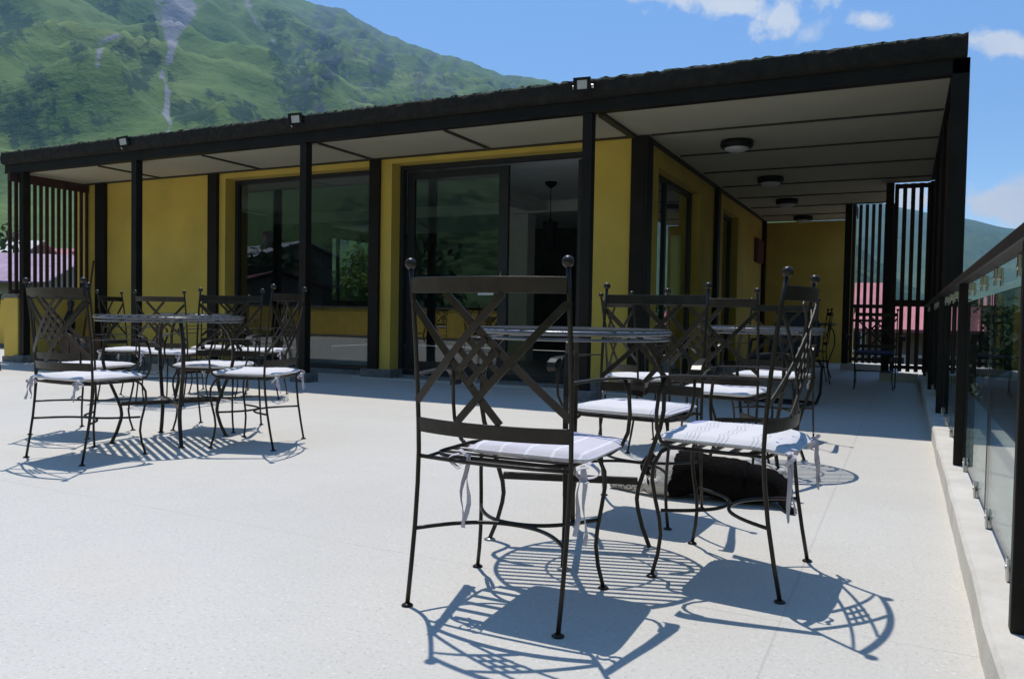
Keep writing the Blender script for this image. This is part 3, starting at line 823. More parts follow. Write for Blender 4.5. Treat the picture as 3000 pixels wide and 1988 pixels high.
# ------------------------------------------------------------------ odds and ends by the left wall
t = thing('folded_parasol', 'short black folded parasol with shiny tip leaning by the left yellow wall', 'parasol', (-11.0, 7.42, .0)); t.rotation_euler = (0, .14, 0)
q = MB(); q.lathe([(.13,.0),(.14,.02),(.05,.05),(.022,.06),(.022,.14)], 18); q.build('base', M['black'], t)
q = MB(); q.lathe([(.02,.12),(.05,.14),(.062,.22),(.07,.42),(.085,.52),(.08,.60),(.05,.70),(.035,.74)], 18); q.build('canopy', M['black'], t)
q = MB(); q.lathe([(.034,.735),(.036,.75),(.034,.80),(.05,.83),(.048,.88),(.02,.905),(.004,.91)], 18); q.build('tip', M['frame'], t)
t = thing('cardboard_box', 'brown cardboard box on the floor in the left corner of the porch', 'box', (-10.78, 7.5, .0), radians(4))
q = MB(); q.box(-.22,.22,-.16,.16,.101,.36); q.build('carton', M['card'], t, .004)
q = MB(); q.add([(-.22,-.16,.361),(.22,-.16,.361),(.22,-.27,.40),(-.22,-.27,.40)], [(0,1,2,3)]); q.add([(-.22,-.16,.365),(.22,-.16,.365),(.22,-.27,.404),(-.22,-.27,.404)], [(3,2,1,0)]); q.build('flap', M['card'], t)
t = thing('low_bench', 'low dark bench under the cardboard box', 'bench', (-10.78, 7.5, 0), radians(4))
q = MB(); q.box(-.3,.3,-.2,.2,.07,.10); q.box(-.28,-.24,-.18,.18,0,.07); q.box(.24,.28,-.18,.18,0,.07); q.build('plank', M['dark_in'], t, .003)
q = MB(); q.tube([(-10.95,7.62,.02),(-11.02,7.88,1.50)], .014, 8); tag(q.build('wooden_pole', M['stickwood']), 'thin red brown pole leaning in the corner by the slat screen', 'pole')
# thin white wire lying along the doorway
q = MB(); pts = [(-6.0+.35*i, 7.72+.02*sin(i*1.7), .006) for i in range(11)]; q.tube(pts, .005, 6); tag(q.build('wire', M['paper']), 'thin white wire lying on the floor along the doorway', 'wire')

# ------------------------------------------------------------------ the dog
def dog():
    P = [ # x, y, z, r, parent
     (.06,.0,.098,.098,None),      #0 belly / root
     (-.06,-.01,.108,.106,0),      #1 chest
     (-.14,-.005,.115,.096,1),     #2 shoulder
     (-.205,.005,.125,.074,2),     #3 neck
     (-.262,.02,.125,.062,3),      #4 skull
     (-.300,.065,.098,.042,4),     #5 muzzle base
     (-.325,.115,.078,.028,5),     #6 muzzle
     (.17,.01,.090,.090,0),        #7 loin
     (.255,.015,.085,.086,7),      #8 hip
     (.318,.02,.070,.055,8),       #9 rump
     (-.20,-.085,.055,.050,2),     #10 elbow near
     (-.295,-.075,.032,.027,10),   #11 wrist near
     (-.40,-.045,.026,.024,11),    #12
     (-.455,-.03,.024,.027,12),    #13 paw near
     (-.19,.14,.045,.040,2),       #14 elbow far
     (-.29,.19,.03,.024,14), (-.36,.20,.026,.025,15),   #15,16
     (.13,.13,.070,.062,8),        #17 knee near
     (.22,.21,.040,.026,17), (.265,.17,.030,.026,18), (.30,.14,.028,.026,19),  #18..20
     (.20,.12,.125,.055,8),        #21 knee far (upper)
     (.27,.15,.125,.030,21), (.305,.11,.115,.028,22),   #22,23
     (.335,-.045,.030,.020,9), (.355,-.085,.018,.014,24), (.385,-.10,.013,.009,25), #tail
    ]
    me = bpy.data.meshes.new('dog'); me.from_pydata([p[:3] for p in P], [(p[4], i) for i, p in enumerate(P) if p[4] is not None], [])
    o = bpy.data.objects.new('dog_tmp', me); COL.objects.link(o)
    o.modifiers.new('skin', 'SKIN'); o.modifiers['skin'].use_smooth_shade = True
    for i, d in enumerate(me.skin_vertices[0].data):
        d.radius = (P[i][3], P[i][3]); d.use_root = (i == 0)
    sb = o.modifiers.new('sub', 'SUBSURF'); sb.levels = sb.render_levels = 3
    dg = bpy.context.evaluated_depsgraph_get()
    m2 = bpy.data.meshes.new_from_object(o.evaluated_get(dg)); bpy.data.objects.remove(o)
    for v in m2.vertices:
        k = noise.noise(v.co*38)*.0035 + noise.noise((v.co.x*60, v.co.y*140, v.co.z*140))*.003 + noise.noise(v.co*9)*.006
        v.co += v.normal*k
        if v.co.z < .002: v.co.z = .002
    for p in m2.polygons: p.use_smooth = True
    m2.name = 'dog'
    m, nt, pb = new_mat('dog_coat'); g = G(nt)
    co = g.n('ShaderNodeTexCoord').outputs['Object']
    n1 = g.noise(co, 26, 4, .6)
    def blob(c, r, sx=1., sy=1., sz=1.):
        d = g.vmath('MULTIPLY', g.vmath('SUBTRACT', co, c).outputs[0], (1/sx,1/sy,1/sz)).outputs[0]
        L = g.vmath('LENGTH', d).outputs['Value']
        L = g.math('ADD', L, g.math('MULTIPLY', g.math('SUBTRACT', n1, .5), .05))
        return g.math('LESS_THAN', L, r)
    white = blob((-.190,-.02,.10), .075, .85, 2.2, 2.0)                  # collar and chest
    white = g.math('MAXIMUM', white, blob((-.36,-.06,.02), .16, 1.1, .7, .45))   # foreleg
    white = g.math('MAXIMUM', white, blob((-.36,.2,.02), .12, 1.2, .6, .5))
    white = g.math('MAXIMUM', white, blob((-.235,.03,.20), .045, 1.2, 1.6, .7))  # blaze
    white = g.math('MAXIMUM', white, blob((-.32,.115,.07), .035))
    white = g.math('MAXIMUM', white, blob((.235,.10,.172), .042, 1.3, 1.2, .8))
    white = g.math('MAXIMUM', white, blob((.318,.11,.12), .05, 1, 1, 1)); white = g.math('MAXIMUM', white, blob((.29,.15,.03), .05))
    hair = g.n('ShaderNodeTexNoise'); hair.inputs['Scale'].default_value = 1.; hair.inputs['Detail'].default_value = 4
    g.l(g.vmath('MULTIPLY', co, (45., 240., 240.)).outputs[0], hair.inputs['Vector'])
    blackc = g.ramp(hair.outputs['Fac'], [(.3, (.004,.0035,.0035)), (.7, (.013,.011,.010))])
    whitec = g.ramp(hair.outputs['Fac'], [(.3, (.42,.39,.35)), (.7, (.70,.67,.62))])
    sp = g.math('MULTIPLY', blob((-.38,-.05,.02), .14, 1.1, .7, .6), g.math('GREATER_THAN', g.noise(co, 95, 2), .56))
    col = g.mix(white, blackc, whitec); col = g.mix(sp, col, (.06,.05,.045))
    g.l(col, pb.inputs['Base Color']); pb.inputs['Roughness'].default_value = .7; pb.inputs['Specular IOR Level'].default_value = .015
    g.l(g.bump(hair.outputs['Fac'], .8, .006), pb.inputs['Normal'])
    m2.materials.clear(); m2.materials.append(m)
    d = bpy.data.objects.new('dog', m2); COL.objects.link(d); d.location = (-.755, 3.50, 0); d.rotation_euler = (0,0,radians(-3))
    tag(d, 'black dog with white collar and foreleg lying in the sun under the chairs', 'dog')
    for s, c, tip, mm in ((-1, (-.232,-.028,.165), (-.262,-.065,.118), 'e'), (1, (-.222,.055,.175), (-.245,.105,.155), 'e')):
        q = MB(); c, tip = Vector(c), Vector(tip); dd = tip-c; sd = dd.cross(Vector((1,0,.3))).normalized(); vs = []; nn = dd.cross(sd).normalized()
        for i in range(7):
            u = i/6; w = .030*math.sqrt(max(0, 1-u**1.6))*(.6+.6*sin(u*2))
            pp = c + dd*u*1.25 + nn*(.010*sin(u*pi))
            for a in (-1, 0, 1): vs.append(pp + sd*w*a + nn*(.006*(1-a*a)))
        fs = [(i*3+k, i*3+k+1, i*3+k+4, i*3+k+3) for i in range(6) for k in range(2)]
        q.add(vs, fs, True); q.add([v - nn*.005 for v in vs], [f[::-1] for f in fs], True)
        q.build('ear', M['dogblack'], d)
    q = MB(); q.ball((-.337,.137,.078), .011, 10); q.build('nose', M['black'], d)
    for c in ((-.318,.048,.128), (-.285,.092,.125)):
        q = MB(); q.ball(c, .0075, 10); q.build('eye', M['black'], d)
M['dogblack'] = plain('dog_black_fur', (.012,.010,.010), rough=.75, var=.5, scale=60, bump=.5, bscale=200)
dog()

# ------------------------------------------------------------------ ground, mountains
def terrain_mat(name, grass, bush, rock, scree, scale=1.):
    m, nt, p = new_mat(name); g = G(nt)
    co = g.n('ShaderNodeTexCoord').outputs['Object']
    at = g.n('ShaderNodeAttribute'); at.attribute_name = 'cover'; sc = g.n('ShaderNodeSeparateColor'); g.l(at.outputs['Color'], sc.inputs[0])
    n1 = g.noise(co, .010*scale, 6, .6); n2 = g.noise(co, .06*scale, 5, .65); n3 = g.noise(co, .16*scale, 4, .7)
    col = g.ramp(n1, [(.3, grass[0]), (.5, grass[1]), (.72, grass[2])])
    col = g.mix(g.math('MULTIPLY', g.math('SUBTRACT', n2, .5, True), 1.6, True), col, tuple(c*.62 for c in grass[1]))
    def mask(ch, k, off=0.):
        v = g.math('ADD', sc.outputs[ch], g.math('MULTIPLY', g.math('SUBTRACT', n2, .5), 1.5))
        v = g.math('ADD', v, g.math('MULTIPLY', g.math('SUBTRACT', n3, .5), 1.5 if ch < 2 else .5))
        return g.math('MULTIPLY', g.math('SUBTRACT', v, .5+off), k, True)
    col = g.mix(mask(0, 3.2), col, g.mix(n3, tuple(c*.6 for c in bush), tuple(c*1.5 for c in bush)))
    col = g.mix(mask(1, 2.2), col, g.mix(n3, tuple(c*.45 for c in rock), tuple(c*1.6 for c in rock)))
    col = g.mix(mask(2, 3.5), col, g.mix(n3, tuple(c*.85 for c in scree), tuple(c*1.1 for c in scree)))
    g.l(col, p.inputs['Base Color']); p.inputs['Roughness'].default_value = .95; p.inputs['Specular IOR Level'].default_value = .1
    g.l(g.bump(g.math('ADD', g.math('MULTIPLY', n2, 1.), g.math('MULTIPLY', n3, .4)), .45, 6./scale), p.inputs['Normal'])
    return m
M['mountain'] = terrain_mat('alpine_slope', ((.095,.165,.045),(.125,.195,.055),(.165,.215,.075)), (.032,.070,.034), (.070,.085,.092), (.27,.27,.29))
M['hill'] = terrain_mat('far_green_slope', ((.06,.10,.03),(.08,.125,.04),(.10,.14,.05)), (.02,.045,.02), (.07,.075,.07), (.2,.2,.2))
M['backhill'] = terrain_mat('back_slope', ((.07,.12,.045),(.09,.15,.055),(.115,.165,.065)), (.018,.04,.015), (.06,.06,.055), (.2,.2,.2), 2.5)

def interp(tab, a):
    if a <= tab[0][0]: return tab[0][1]
    for (x0, y0), (x1, y1) in zip(tab, tab[1:]):
        if a <= x1: return y0 + (y1-y0)*(a-x0)/(x1-x0)
    return tab[-1][1]
def terrain(name, mat, az0, az1, na, r0, r1, ns, elt, power, amp, cover, z0=-4.6, f=.012, ridgej=.12):
    vs = []; cv = []
    for j in range(ns+1):
        s = j/(ns-1) if j < ns else 1.06
        for i in range(na+1):
            az = az0 + (az1-az0)*i/na; a = radians(az)
            R1 = r1*(1+.05*sin(az*.21)+.03*sin(az*.53+1))
            r = r0 + (R1-r0)*s
            el = interp(elt, az) + ridgej*noise.noise((az*1.3, 5, 1)) + ridgej*.5*noise.noise((az*5, 5, 1))
            H = .8 + R1*tan(radians(el)) - z0
            x, y = -r*sin(a), r*cos(a)
            if s <= 1:
                wv = Vector((x*f*.8 + 40, y*f*.8, s*2.2))
                rid = 1-abs(noise.noise(wv*.55 + Vector((noise.noise(wv*.4),)*3)))*2
                rid2 = 1-abs(noise.noise(wv*1.7))*2; rid3 = noise.noise(wv*4.5)
                rid4 = noise.noise(wv*11)
                env = min(1, s*4)*min(1, (1-s)*3.5)
                z = z0 + H*s**power + amp*env*((rid-.4)*.9 + (rid2-.4)*.38 + rid3*.10 + rid4*.03)
                z = min(z, .8 + r*tan(radians(el - .10 - .5*min(1,(1-s)*3))))
            else: z = z0 + H*.93; rid = rid2 = rid3 = 0
            vs.append((x, y, z)); cv.append((az, s, rid, rid2, rid3))
    fs = []
    for j in range(ns):
        for i in range(na):
            a = j*(na+1)+i; fs.append((a, a+na+1, a+na+2, a+1))
    me = bpy.data.meshes.new(name); me.from_pydata(vs, [], fs); me.polygons.foreach_set('use_smooth', [True]*len(fs))
    at = me.color_attributes.new('cover', 'FLOAT_COLOR', 'POINT')
    dat = []
    for v, c in zip(vs, cv): dat += list(cover(v, c)) + [1.]
    at.data.foreach_set('color', dat)
    me.materials.append(mat); o = bpy.data.objects.new(name, me); COL.objects.link(o); return struct(o)

RIDGE = [(6,12.2),(15,14.8),(20,15.8),(23.4,16.28),(24.34,16.52),(25.28,16.69),(27.61,16.85),(29.02,17.33),(30.53,17.83),(31.85,17.97),(33.24,18.37),(34.62,18.74),(36,19.15),(37,19.59),(37.81,19.9),(38.61,20.34),(39.25,20.45),(40.57,20.45),(41.1,20.62),(43,21.0),(46,21.5),(50,21.8),(55,21.8),(60,21.5),(72,20),(95,18),(140,16)]
# the scree chute and the bushy patches, measured on the slope as (bearing, elevation) seen from the terrace
def pxdir(x, y):
    d = CR*((x-1500)/F) + CD*((y-994)/F) + CF
    return math.degrees(atan2(-d.x, d.y)), math.degrees(atan2(d.z, hypot(d.x, d.y)))
CHUTE = [pxdir(*p)+(w,) for p, w in (((530,-60),60),((518,0),58),((528,28),60),((518,50),50),((512,76),42),((504,114),25),((500,152),14),((492,190),9),((473,224),7),((489,250),6),((493,274),6),((490,304),8),((484,335),5),((501,361),5),((492,388),6),((486,430),6))]
CHUTE2 = [pxdir(*p)+(w,) for p, w in (((345,105),16),((300,125),13),((288,160),12),((285,195),10))]
CHUTE3 = [pxdir(*p)+(w,) for p, w in (((720,0),16),((740,50),12),((765,85),10),((800,115),7))]
CHUTE4 = [pxdir(*p)+(w,) for p, w in (((1000,210),5),((1025,235),6),((1032,250),5))]
CHUTE5 = [pxdir(*p)+(w,) for p, w in (((450,20),5),((455,40),6),((462,55),8))]
PATCH = [(pxdir(*p), rx*.0248, ry*.0248) for p, rx, ry in (((60,360),75,75),((300,330),40,22),((190,385),28,30),((375,155),35,24),((100,230),28,35),((440,175),28,45),((400,235),40,30),((495,235),20,30),((560,330),70,38),((620,280),35,14),((40,60),45,45),((20,110),35,35),((230,160),25,40),((330,25),40,22),((450,75),28,35),((800,65),45,38),((820,165),28,50),((870,260),45,60),((700,330),60,30),((960,180),35,60),((1120,210),30,40),((530,30),10,10),((150,270),35,26),((230,270),20,30))]
def seg_mask(az, el, path, k=1.25):
    best = 0
    for (a0,e0,w0),(a1,e1,w1) in zip(path, path[1:]):
        if el > max(e0,e1)+.1 or el < min(e0,e1)-.1: continue
        t = (el-e0)/(e1-e0) if abs(e1-e0) > 1e-5 else 0
        t = min(1, max(0, t)); a = a0+(a1-a0)*t; w = max(8.5, w0+(w1-w0)*t)*.0215
        best = max(best, 1.35 - abs(az-a)/w*.85)
    return max(0, min(1, best))
def cover_front(v, c):
    az, s, rid, rid2, rid3 = c
    el = math.degrees(atan2(v[2]-.8, hypot(v[0], v[1])))
    n = noise.noise((az*.45, el*.6, 3)); n2 = noise.noise((az*1.6+7, el*1.9, 8)); n3 = noise.noise((az*3.1, el*4, 1))
    st = noise.noise(((az*1.15 + el*.55)*1.9, el*.28, 5)); st2 = noise.noise(((az*1.0 + el*.7)*5.2, el*.5, 9))
    sl = noise.noise(((az*1.1 - el*.8)*1.5, el*.3, 15))
    bush = .16 + .30*n2 + .22*n3 + .18*st
    for (a, e), rx, ry in PATCH:
        d = hypot((az-a)/rx, (el-e)/ry) + .45*n3 + .3*n2
        if d < 1.25: bush = max(bush, 1.12-d*.6)
    edge = 44.6 - (el-13.0)*.42 + 1.2*n           # the craggy spur falls to the right of this line
    right = max(0, min(1, (edge-az)*.45+.4))
    if az > edge: bush += .18*max(0, sl)
    rock = .02 + right*(.50 + .55*st + .30*st2) + .25*n2*(1-right) + .45*max(0, min(1, (el-17.2)*.5))*(.5+n2) - .18*max(0, (33-az)*.12)
    bush += right*(.22+.4*st2)
    scree = max(seg_mask(az, el, CHUTE), seg_mask(az, el, CHUTE2)*.8, seg_mask(az, el, CHUTE3)*.7, seg_mask(az, el, CHUTE4)*.8, seg_mask(az, el, CHUTE5)*.7)
    if scree > .3: bush *= .2; rock *= .2
    return (max(0, min(.95, bush)), max(0, min(.8, rock)), scree)
terrain('mountain', M['mountain'], 6, 140, 760, 150, 1500, 190, RIDGE, 1.22, 46, cover_front)
def cover_hill(v, c): 
    return (max(0, min(1, .30+.5*noise.noise((v[0]*.006, v[1]*.006, 2)))), max(0,.2*c[4]), 0)
HILL = [(-150,12),(-100,13),(-60,13),(-30,11),(-15,8.6),(-9,6.9),(-6.36,5.96),(-6.17,6.01),(-5.89,5.86),(-5.13,5.97),(-3.99,6.4),(-3.11,6.63),(-.59,7.19),(.2,7.37),(3,8.2),(10,9.6),(24,11)]
terrain('hill', M['hill'], -150, 24, 320, 900, 2300, 60, HILL, 1.1, 40, cover_hill, ridgej=.05)
terrain('hill', M['hill'], -14, 20, 160, 350, 800, 40, [(-14,.4),(-7,.7),(-4,1.0),(-2,1.5),(0,2.5),(1.2,3.6),(3,5.2),(5,6.4),(10,7.5),(20,7)], 1.15, 14, lambda v, c: (.75+.3*c[4], .1, 0), ridgej=.25)
BACK = [(110,3),(125,16),(140,22),(165,26),(200,27),(225,25),(240,17),(255,3)]
terrain('hill', M['backhill'], 112, 253, 300, 70, 520, 80, BACK, 1.25, 26, lambda v, c: (max(0,min(1,.42+.6*noise.noise((v[0]*.02,v[1]*.02,4)))), .1*c[4], 0), ridgej=.4)
q = MB(); n = 96
rings = [0, 20, 60, 150, 400, 1000, 2600]
vs = [(0,0,-4.8)]
for r in rings[1:]:
    for k in range(n): vs.append((r*cos(2*pi*k/n), r*sin(2*pi*k/n), -4.8))
fs = [(0, 1+k, 1+(k+1)%n) for k in range(n)]
for i in range(len(rings)-2):
    for k in range(n):
        a = 1+i*n+k; b2 = 1+i*n+(k+1)%n; fs.append((a, a+n, b2+n, b2))
q.add(vs, fs)
M['ground'] = plain('valley_ground', (.09,.105,.05), rough=.95, var=.35, scale=.12)
struct(q.build('ground', M['ground']))

# ------------------------------------------------------------------ trees
def leaf_mat(name, c):
    m, nt, p = new_mat(name); g = G(nt)
    oi = g.n('ShaderNodeNewGeometry')
    r = oi.outputs['Random Per Island']
    g.l(g.ramp(r, [(0, tuple(q*.55 for q in c)), (.5, c), (1, tuple(q*1.5 for q in c))]), p.inputs['Base Color'])
    p.inputs['Roughness'].default_value = .6; p.inputs['Specular IOR Level'].default_value = .25
    tr = g.n('ShaderNodeBsdfTranslucent'); g.l(g.ramp(r, [(0, tuple(q*.6 for q in c)), (1, tuple(q*1.6 for q in c))]), tr.inputs[0])
    mx = g.n('ShaderNodeMixShader'); mx.inputs[0].default_value = .3
    out = [x for x in nt.nodes if x.type == 'OUTPUT_MATERIAL'][0]
    g.l(p.outputs[0], mx.inputs[1]); g.l(tr.outputs[0], mx.inputs[2]); g.l(mx.outputs[0], out.inputs[0]); return m
M['leaf_dark'] = leaf_mat('leaf_dark', (.028,.060,.016)); M['leaf_mid'] = leaf_mat('leaf_mid', (.055,.100,.022)); M['leaf_light'] = leaf_mat('leaf_light', (.13,.17,.025))
M['bark'] = plain('bark', (.07,.055,.04), rough=.95, var=.35, scale=9, bump=.6, bscale=30)
def tree(label, loc, h, rad, leaf, nleaf, size, seed, base=.25):
    rnd = random.Random(seed); x, y, z = loc
    t = thing('tree', label, 'tree', loc, rnd.uniform(0, 6), 'trees around the terrace')
    q = MB()
    q.tube([(0,0,0),(.04*h*.2,0,h*.3),(.02*h,.02*h,h*.6),(0,0,h*.86)], [.035*h,.026*h,.016*h,.005*h], 8)
    clumps = []
    for k in range(26):
        v = rnd.uniform(base, .97); a = rnd.uniform(0, 2*pi); prof = math.sin(pi*min(1, max(.08, (v-base)/(1-base)*.8+.14)))**.7
        rr = rad*prof*rnd.uniform(.35, .95); c = Vector((rr*cos(a), rr*sin(a), h*v)); clumps.append((c, rad*rnd.uniform(.24,.44)))
        if k < 12: q.tube([(0,0,h*v*.72), (c.x*.5, c.y*.5, h*(v*.86)), tuple(c)], [.011*h,.007*h,.003*h], 5)
    q.build('trunk', M['bark'], t)
    q = MB(); per = nleaf//len(clumps)
    for c, cr in clumps:
        for _ in range(per):
            d = Vector((rnd.gauss(0,1), rnd.gauss(0,1), rnd.gauss(0,.8))); d.normalize()
            p = c + d*cr*rnd.uniform(.55,1.08)
            nrm = (d + Vector((rnd.uniform(-.7,.7), rnd.uniform(-.7,.7), rnd.uniform(-.3,.9)))).normalized()
            u = nrm.orthogonal().normalized(); w = nrm.cross(u); an = rnd.uniform(0,6.28); u, w = u*cos(an)+w*sin(an), w*cos(an)-u*sin(an)
            s = size*rnd.uniform(.6,1.3)
            q.add([p-u*s*.5, p+w*s*.3, p+u*s*.6, p-w*s*.3], [(0,1,2,3)])
    q.build('crown', leaf, t); return t
tree('bright yellow green tree seen through the side window of the cafe', (-19.6, 29.0, -4.8), 9.2, 3.6, M['leaf_light'], 5200, .32, 11)
tree('darker green bush tree beside the bright one behind the cafe', (-24.5, 30.0, -4.8), 7.2, 3.0, M['leaf_mid'], 3600, .32, 12)
tree('dark tree at the left photo edge below the mountain', (-62, 33.5, -4.8), 12.2, 4.5, M['leaf_dark'], 3200, .5, 13)
tree('dark leafy tree beyond the glass railing, nearest of them', (4.3, 20.5, -4.8), 6.6, 2.6, M['leaf_dark'], 5200, .22, 14)
tree('dark leafy tree beyond the railing, second behind the brick wall', (2.6, 27, -4.8), 5.9, 2.3, M['leaf_mid'], 3600, .24, 15)
tree('tall tree beyond the railing at the far right', (7.6, 24.5, -4.8), 8.6, 3.3, M['leaf_dark'], 4600, .26, 16)
tree('green shrub tree just outside the glass railing below the brick wall', (2.0, 8.0, -4.8), 4.5, 1.1, M['leaf_mid'], 3000, .13, 17, .4)
for i, (x, y, h, r) in enumerate(((-21,-13,8,3.4),(-27,-22,10,4),(-14,-24,9,3.6),(-34,-19,9,3.6),(-20,-34,11,4.4),(-8,-30,10,4),(-46,-16,10,4))):
    tree(['round dark tree behind the terrace, nearest the low yellow wall', 'broad dark tree behind the red roof', 'dark tree behind the camera, middle of the row', 'dark tree beside the red roof',
          'tallest dark tree on the slope behind the terrace', 'dark tree at the end of the row behind the camera', 'dark tree farthest left behind the terrace'][i], (x, y, -4.8), h, r, M['leaf_dark'], 1800, .55, 30+i)

# ------------------------------------------------------------------ houses and walls in the village
def roof_mat(name, c, pitch=.25):
    m, nt, p = new_mat(name); g = G(nt)
    co = g.n('ShaderNodeTexCoord').outputs['Object']; sp = g.n('ShaderNodeSeparateXYZ'); g.l(co, sp.inputs[0])
    b_ = g.math('LESS_THAN', g.math('FRACT', g.math('MULTIPLY', sp.outputs[0], 1/pitch)), .12)
    col = g.ramp(g.noise(co, .6, 5), [(.3, tuple(q*.8 for q in c)), (.7, tuple(min(1, q*1.15) for q in c))])
    g.l(g.mix(g.math('MULTIPLY', b_, .45), col, tuple(q*.5 for q in c)), p.inputs['Base Color'])
    p.inputs['Roughness'].default_value = .55; return m
M['roof_mauve'] = roof_mat('mauve_sheet_roof', (.36,.23,.33), .9); M['roof_pink'] = roof_mat('pink_sheet_roof', (.50,.15,.16), .3)
M['roof_white'] = roof_mat('pale_sheet_roof', (.62,.60,.55)); M['roof_red'] = roof_mat('dark_red_roof', (.20,.06,.05)); M['roof_grey'] = roof_mat('light_grey_roof', (.5,.5,.52))
M['cream'] = plain('cream_render', (.48,.42,.30), rough=.9, var=.1, scale=2); M['hbrown'] = plain('brown_render', (.24,.18,.15), rough=.9, var=.15); M['win'] = plain('dark_window', (.03,.035,.04), rough=.1)
M['brick'] = None
def house(label, loc, rz, w, d, eave, ridge, roofm, wallm, group='village houses around the terrace', chimney=True):
    x, y = loc; z0 = -4.8
    t = thing('house', label, 'house', (x, y, z0), rz, group); e, r = eave-z0, ridge-z0
    q = MB(); a, b_ = w/2, d/2
    q.add([(-a,-b_,0),(a,-b_,0),(a,b_,0),(-a,b_,0),(-a,-b_,e),(a,-b_,e),(a,b_,e),(-a,b_,e),(-a,0,r-.02),(a,0,r-.02)],
          [(0,1,5,4),(2,3,7,6),(1,2,6,9,5),(3,0,4,8,7),(4,5,9,8),(6,7,8,9),(0,3,2,1)])
    q.build('wall', wallm, t)
    q = MB(); o = .45; sl = (r-e)/b_
    for s in (-1, 1):
        v0 = [(-a-o,0,r+.06),(a+o,0,r+.06),(a+o,s*(b_+o),e-o*sl+.06),(-a-o,s*(b_+o),e-o*sl+.06)]
        v1 = [(p[0],p[1],p[2]+.09) for p in v0]
        f = [(0,1,2,3),(7,6,5,4),(0,4,5,1),(1,5,6,2),(2,6,7,3),(3,7,4,0)]
        q.add(v0+v1, f if s < 0 else [g_[::-1] for g_ in f])
    rf = q.build('roof', roofm, t)
    if chimney:
        q = MB(); q.box(a*.35, a*.35+.5, b_*.25, b_*.25+.5, r-.9, r+.75); q.box(a*.35-.06, a*.35+.56, b_*.25-.06, b_*.25+.56, r+.752, r+.85); q.build('chimney', M['hbrown'], rf)
    nw = max(2, int(w/2.6))
    for side in (-1, 1):
        for k in range(nw):
            for zz in ([e-1.9] if e < 5 else [e-1.9, e-4.6]):
                cx = -a + w*(k+.5)/nw
                q = MB(); q.box(cx-.5, cx+.5, side*(b_+.03)-.03, side*(b_+.03)+.03, zz, zz+1.2); wn_ = q.build('window', M['paper'], t)
                q = MB(); q.box(cx-.42, cx+.42, side*(b_+.05)-.03, side*(b_+.05)+.03, zz+.08, zz+1.12); q.build('pane', M['win'], wn_)
    for side in (-1, 1):
        q = MB(); q.box(side*(a+.03)-.03, side*(a+.03)+.03, -.5, .5, e-1.9, e-.7); wn_ = q.build('window', M['paper'], t)
        q = MB(); q.box(side*(a+.05)-.03, side*(a+.05)+.03, -.42, .42, e-1.82, e-.78); q.build('pane', M['win'], wn_)
    return t
house('house with a long mauve sheet roof seen through the left slat screen', (-45.4, 24.6), radians(42), 12, 15.5, 1.85, 3.5, M['roof_mauve'], M['cream'], chimney=False)
house('house with a pale roof at the left photo edge below the dark tree', (-70, 40), radians(30), 9, 8, 4.6, 6.2, M['roof_white'], M['hbrown'])
house('small house with a pink roof behind the mauve one', (-66, 47), radians(20), 9, 8, 4.6, 5.9, M['roof_pink'], M['cream'])
house('cream house with a low pale roof behind the mauve one', (-56, 36), radians(35), 10, 6, 2.9, 4.0, M['roof_white'], M['cream'])
house('house with a pink red roof seen through the inner right slat screen', (-3.6, 41), radians(4), 5, 7, 1.35, 2.45, M['roof_pink'], M['cream'], chimney=False)
house('lower house with a pink red roof seen through the outer right slat screen', (.35, 27), radians(-4), 2.4, 4, .55, 1.12, M['roof_pink'], M['hbrown'], chimney=False)
house('house with a big dark red roof behind the left terrace wall', (-31, -15), radians(35), 13, 10, .9, 2.5, M['roof_red'], M['hbrown'])
house('house with a light grey roof on the slope behind the terrace', (-41, -27), radians(20), 9, 8, 4.0, 5.4, M['roof_grey'], M['hbrown'])
house('small house with a pale roof below the grey roofed one', (-46, -24), radians(15), 5, 5, 3.0, 3.8, M['roof_grey'], M['cream'], chimney=False)

house('unseen brown house added to shade the right side of the passage', (7.2, 13), radians(90), 10, 9, 3.2, 4.6, M['roof_red'], M['hbrown'])  # out of view, added to block side sky light from the passage
m, nt, p = new_mat('brick_masonry'); g = G(nt); co = g.n('ShaderNodeTexCoord').outputs['Object']
br = g.n('ShaderNodeTexBrick'); br.inputs['Scale'].default_value = 4.; br.inputs['Mortar Size'].default_value = .02
br.inputs['Color1'].default_value = (.26,.12,.085,1); br.inputs['Color2'].default_value = (.34,.17,.12,1); br.inputs['Mortar'].default_value = (.34,.30,.26,1)
mp = g.n('ShaderNodeMapping'); mp.inputs['Rotation'].default_value = (pi/2,0,0); g.l(co, mp.inputs[0]); g.l(mp.outputs[0], br.inputs['Vector'])
g.l(g.mix(g.math('MULTIPLY', g.noise(co, 3, 4), .6), br.outputs['Color'], (.30,.22,.18)), p.inputs['Base Color']); p.inputs['Roughness'].default_value = .9
t = thing('brick_wall', 'red brick wall with a pale cap just beyond the glass railing', 'wall', (.78, 9.7, -4.8))
q = MB(); q.box(0, 2.7, 0, .25, 0, 5.0); q.build('masonry', m, t)
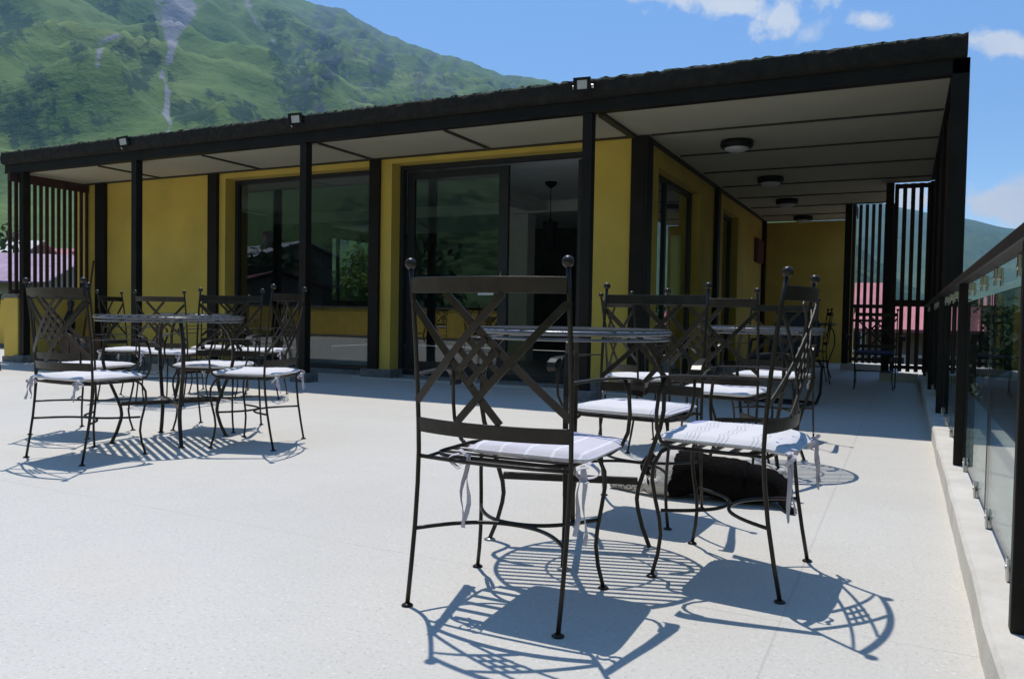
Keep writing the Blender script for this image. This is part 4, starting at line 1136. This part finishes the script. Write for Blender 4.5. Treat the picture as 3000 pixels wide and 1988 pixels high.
q = MB(); q.add([(.12,-.05,5.002),(2.75,-.05,5.002),(2.75,.3,5.002),(.12,.3,5.002),(.25,-.05,5.09),(2.75,-.05,5.09),(2.75,.3,5.09),(.25,.3,5.09)], [(0,3,2,1),(4,5,6,7),(0,1,5,4),(1,2,6,5),(2,3,7,6),(3,0,4,7)]); q.build('cap', M['capstone'], t)
t = thing('shed', 'low pale roofed shed beyond the glass railing among the trees', 'shed', (4.6, 13.6, -4.8))
q = MB(); q.box(-1.2,1.2,-1,1,0,4.9); q.build('wall', M['cream'], t)
q = MB(); q.add([(-1.4,-1.2,4.95),(1.4,-1.2,4.95),(1.4,1.2,5.25),(-1.4,1.2,5.25),(-1.4,-1.2,5.05),(1.4,-1.2,5.05),(1.4,1.2,5.35),(-1.4,1.2,5.35)], [(0,3,2,1),(4,5,6,7),(0,1,5,4),(1,2,6,5),(2,3,7,6),(3,0,4,7)]); q.build('roof', M['roof_white'], t)

# ------------------------------------------------------------------ air
HAZE = True
if HAZE:
    m = bpy.data.materials.new('mountain_air'); m.use_nodes = True; nt = m.node_tree; nt.nodes.clear(); g = G(nt)
    out = g.n('ShaderNodeOutputMaterial'); pv = g.n('ShaderNodeVolumePrincipled')
    pv.inputs['Color'].default_value = (.36,.66,1.0,1); pv.inputs['Density'].default_value = .00031; pv.inputs['Anisotropy'].default_value = .0
    g.l(pv.outputs[0], out.inputs['Volume'])
    q = MB(); q.box(-2750, 2750, -2750, 2750, -12, 690); hz = q.build('haze', m); hz['kind'] = 'stuff'

# ------------------------------------------------------------------ render settings
SC.render.engine = 'CYCLES'
cy = SC.cycles; cy.max_bounces = 10; cy.diffuse_bounces = 4; cy.glossy_bounces = 4; cy.transmission_bounces = 6; cy.transparent_max_bounces = 24; cy.volume_bounces = 0
cy.caustics_reflective = False; cy.caustics_refractive = False; cy.use_denoising = True; cy.sample_clamp_indirect = 6
vs_ = SC.view_settings; vs_.view_transform = 'Standard'; vs_.look = 'None'; vs_.exposure = 0; vs_.gamma = 1
SC.render.resolution_x = 1024; SC.render.resolution_y = 678
